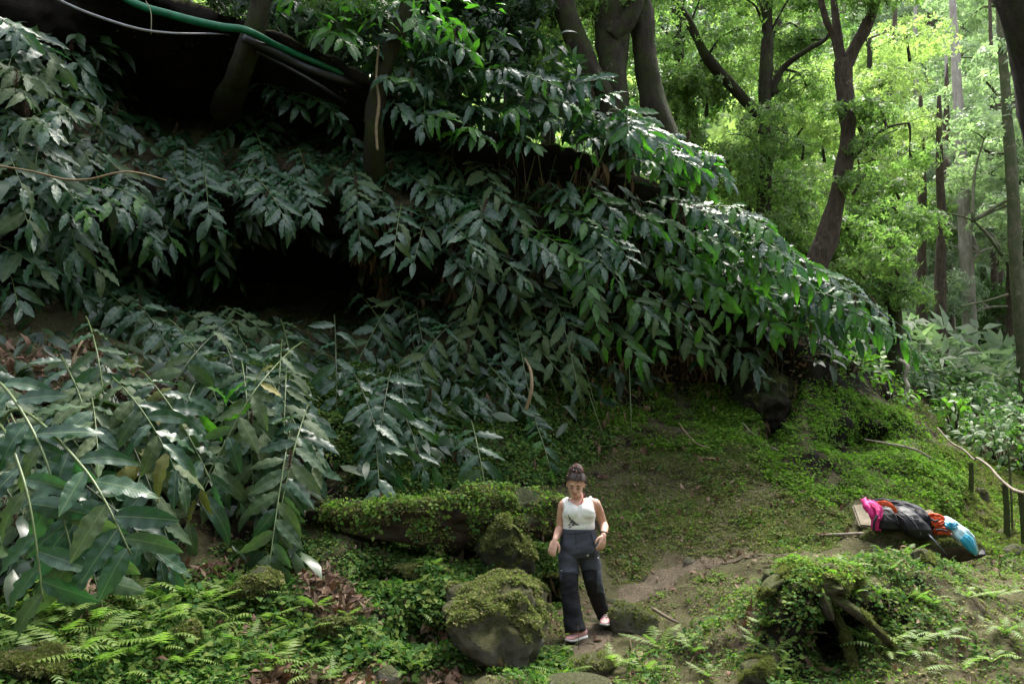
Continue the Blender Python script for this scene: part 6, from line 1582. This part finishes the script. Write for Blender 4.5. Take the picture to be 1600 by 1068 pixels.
cloth_strip('pale_panel', [(1468, 812, 8.2), (1478, 812, 8.12), (1490, 821, 8.05), (1503, 833, 7.98), (1516, 848, 7.97), (1526, 866, 8.0)], [4, 7, 9, 12, 11, 3], pblue, kt, fold=.010, seed=31)
cloth_strip('turquoise_panel', [(1504, 838, 7.90), (1512, 845, 7.885), (1519, 856, 7.89), (1525, 865, 7.93)], [6.5, 8.5, 7, 1.5], blue, kt, fold=.005, seed=32)
cloth_strip('turquoise_fold', [(1472, 818, 8.1), (1480, 820, 8.0), (1488, 822, 7.98), (1494, 818, 8.05)], [4, 5, 5, 3], blue, kt, fold=.014, seed=33)
cloth_strip('turquoise_fold', [(1456, 824, 8.12), (1462, 822, 8.05), (1466, 825, 8.03)], [3, 4, 2], blue, kt, fold=.012, seed=34)
for i, (lb, a_2, b_2, m) in enumerate([('trekking pole leaning from the rucksack down over the log', P(1443, 826, 7.95), P(1480, 866, 7.80), None), ('trekking pole end showing below the blue cover', P(1500, 846, 8.02), P(1528, 868, 7.95), None)]):
    tp = empty('trekking_pole', a_2, lb, 'pole', 'trekking poles on the log')
    link('shaft', mesh_np('shaft', *tube_vf([Vector(), b_2 - a_2], [.009, .006], 10)), tp, plain('pole_alloy', (.12, .13, .15), .35, .5, .7))
    d_ = (a_2 - b_2).normalized(); link('grip', mesh_np('grip', *tube_vf([-d_ * .01, d_ * .05, d_ * .11], [.015, .018, .014], 10)), tp, plain('pole_grip', (.28, .30, .36), .6))
    w1 = d_.orthogonal().normalized(); w2 = d_.cross(w1)
    if i == 0: link('wrist_loop', mesh_np('wrist_loop', *tube_vf([d_ * .06 + w1 * .035 + (w1 * math.cos(t_ / 12 * 6.28) + d_ * math.sin(t_ / 12 * 6.28)) * .035 for t_ in range(13)], [.005] * 13, 5)), tp, plain('wrist_loop_web', (.5, .52, .58), .6))
sh = empty('black_bag_corner', P(1528, 864, 8.1), 'small black pouch lying past the end of the log', 'bag')
pouch('pouch_body', [(1527, 870, 8.1, 5, .05), (1529, 865, 8.1, 9, .07), (1530, 860, 8.12, 7, .05), (1530, 857, 8.13, 3, .03)], blkn, sh, seed=9)
# ------------------------------------------------------------------ every plant of a group gets a label of its own: look, then place in its row
ORD = 'first second third fourth fifth sixth seventh eighth ninth tenth eleventh twelfth thirteenth fourteenth fifteenth sixteenth seventeenth eighteenth nineteenth twentieth twenty-first twenty-second twenty-third twenty-fourth twenty-fifth twenty-sixth twenty-seventh twenty-eighth twenty-ninth thirtieth'.split()
groups = {}
for o in list(bpy.data.objects):
    if o.get('group') and o.get('category') in ('plant', 'fern'): groups.setdefault((o['group'], o['label']), []).append(o)
for (g_, l_), obs in groups.items():
    if len(obs) < 2: continue
    def apex(o):
        ks = [c for c in o.children if c.name.startswith(('leaf', 'frond'))]
        p = sum((o.location + c.matrix_basis.translation for c in ks), Vector()) / len(ks)
        return float(pix(np.array(p))[0])
    obs.sort(key=apex)
    med = sorted(o.location.z for o in obs)[len(obs) // 2]
    obs.sort(key=lambda o: (o.location.z < med) if len(obs) > 14 else 0)
    nu = sum(o.location.z >= med for o in obs)
    for i, o in enumerate(obs):
        row = '' if len(obs) <= 14 else 'upper ' if i < nu else 'lower '
        if row == 'lower ': i -= nu
        if o['category'] == 'plant':
            n_y = sum('yellowing' in c.data.materials[0].name for c in o.children if c.name.startswith('leaf')); n_o = sum('olive' in c.data.materials[0].name for c in o.children if c.name.startswith('leaf'))
            n_f = sum('fresh' in c.data.materials[0].name for c in o.children if c.name.startswith('leaf')); n = len(o.children) - 1
            g2 = g_; look = 'yellowing' if n_y > 1 else 'olive' if n_o > n * .5 else 'bright green' if n_f > n * .5 else 'mixed green' if n_o + n_f > 1 else 'dark green'
            if any(c.name.startswith('seed_spike') for c in o.children): look += ' spiked'
        else:
            nf = len(o.children); look = 'sparse' if nf <= 4 else 'full' if nf >= 7 else ''
        o['label'] = ' '.join(f"{look} {ORD[min(i, 29)]} from left of {row}{g_.replace(' the ', ' ')}".split())
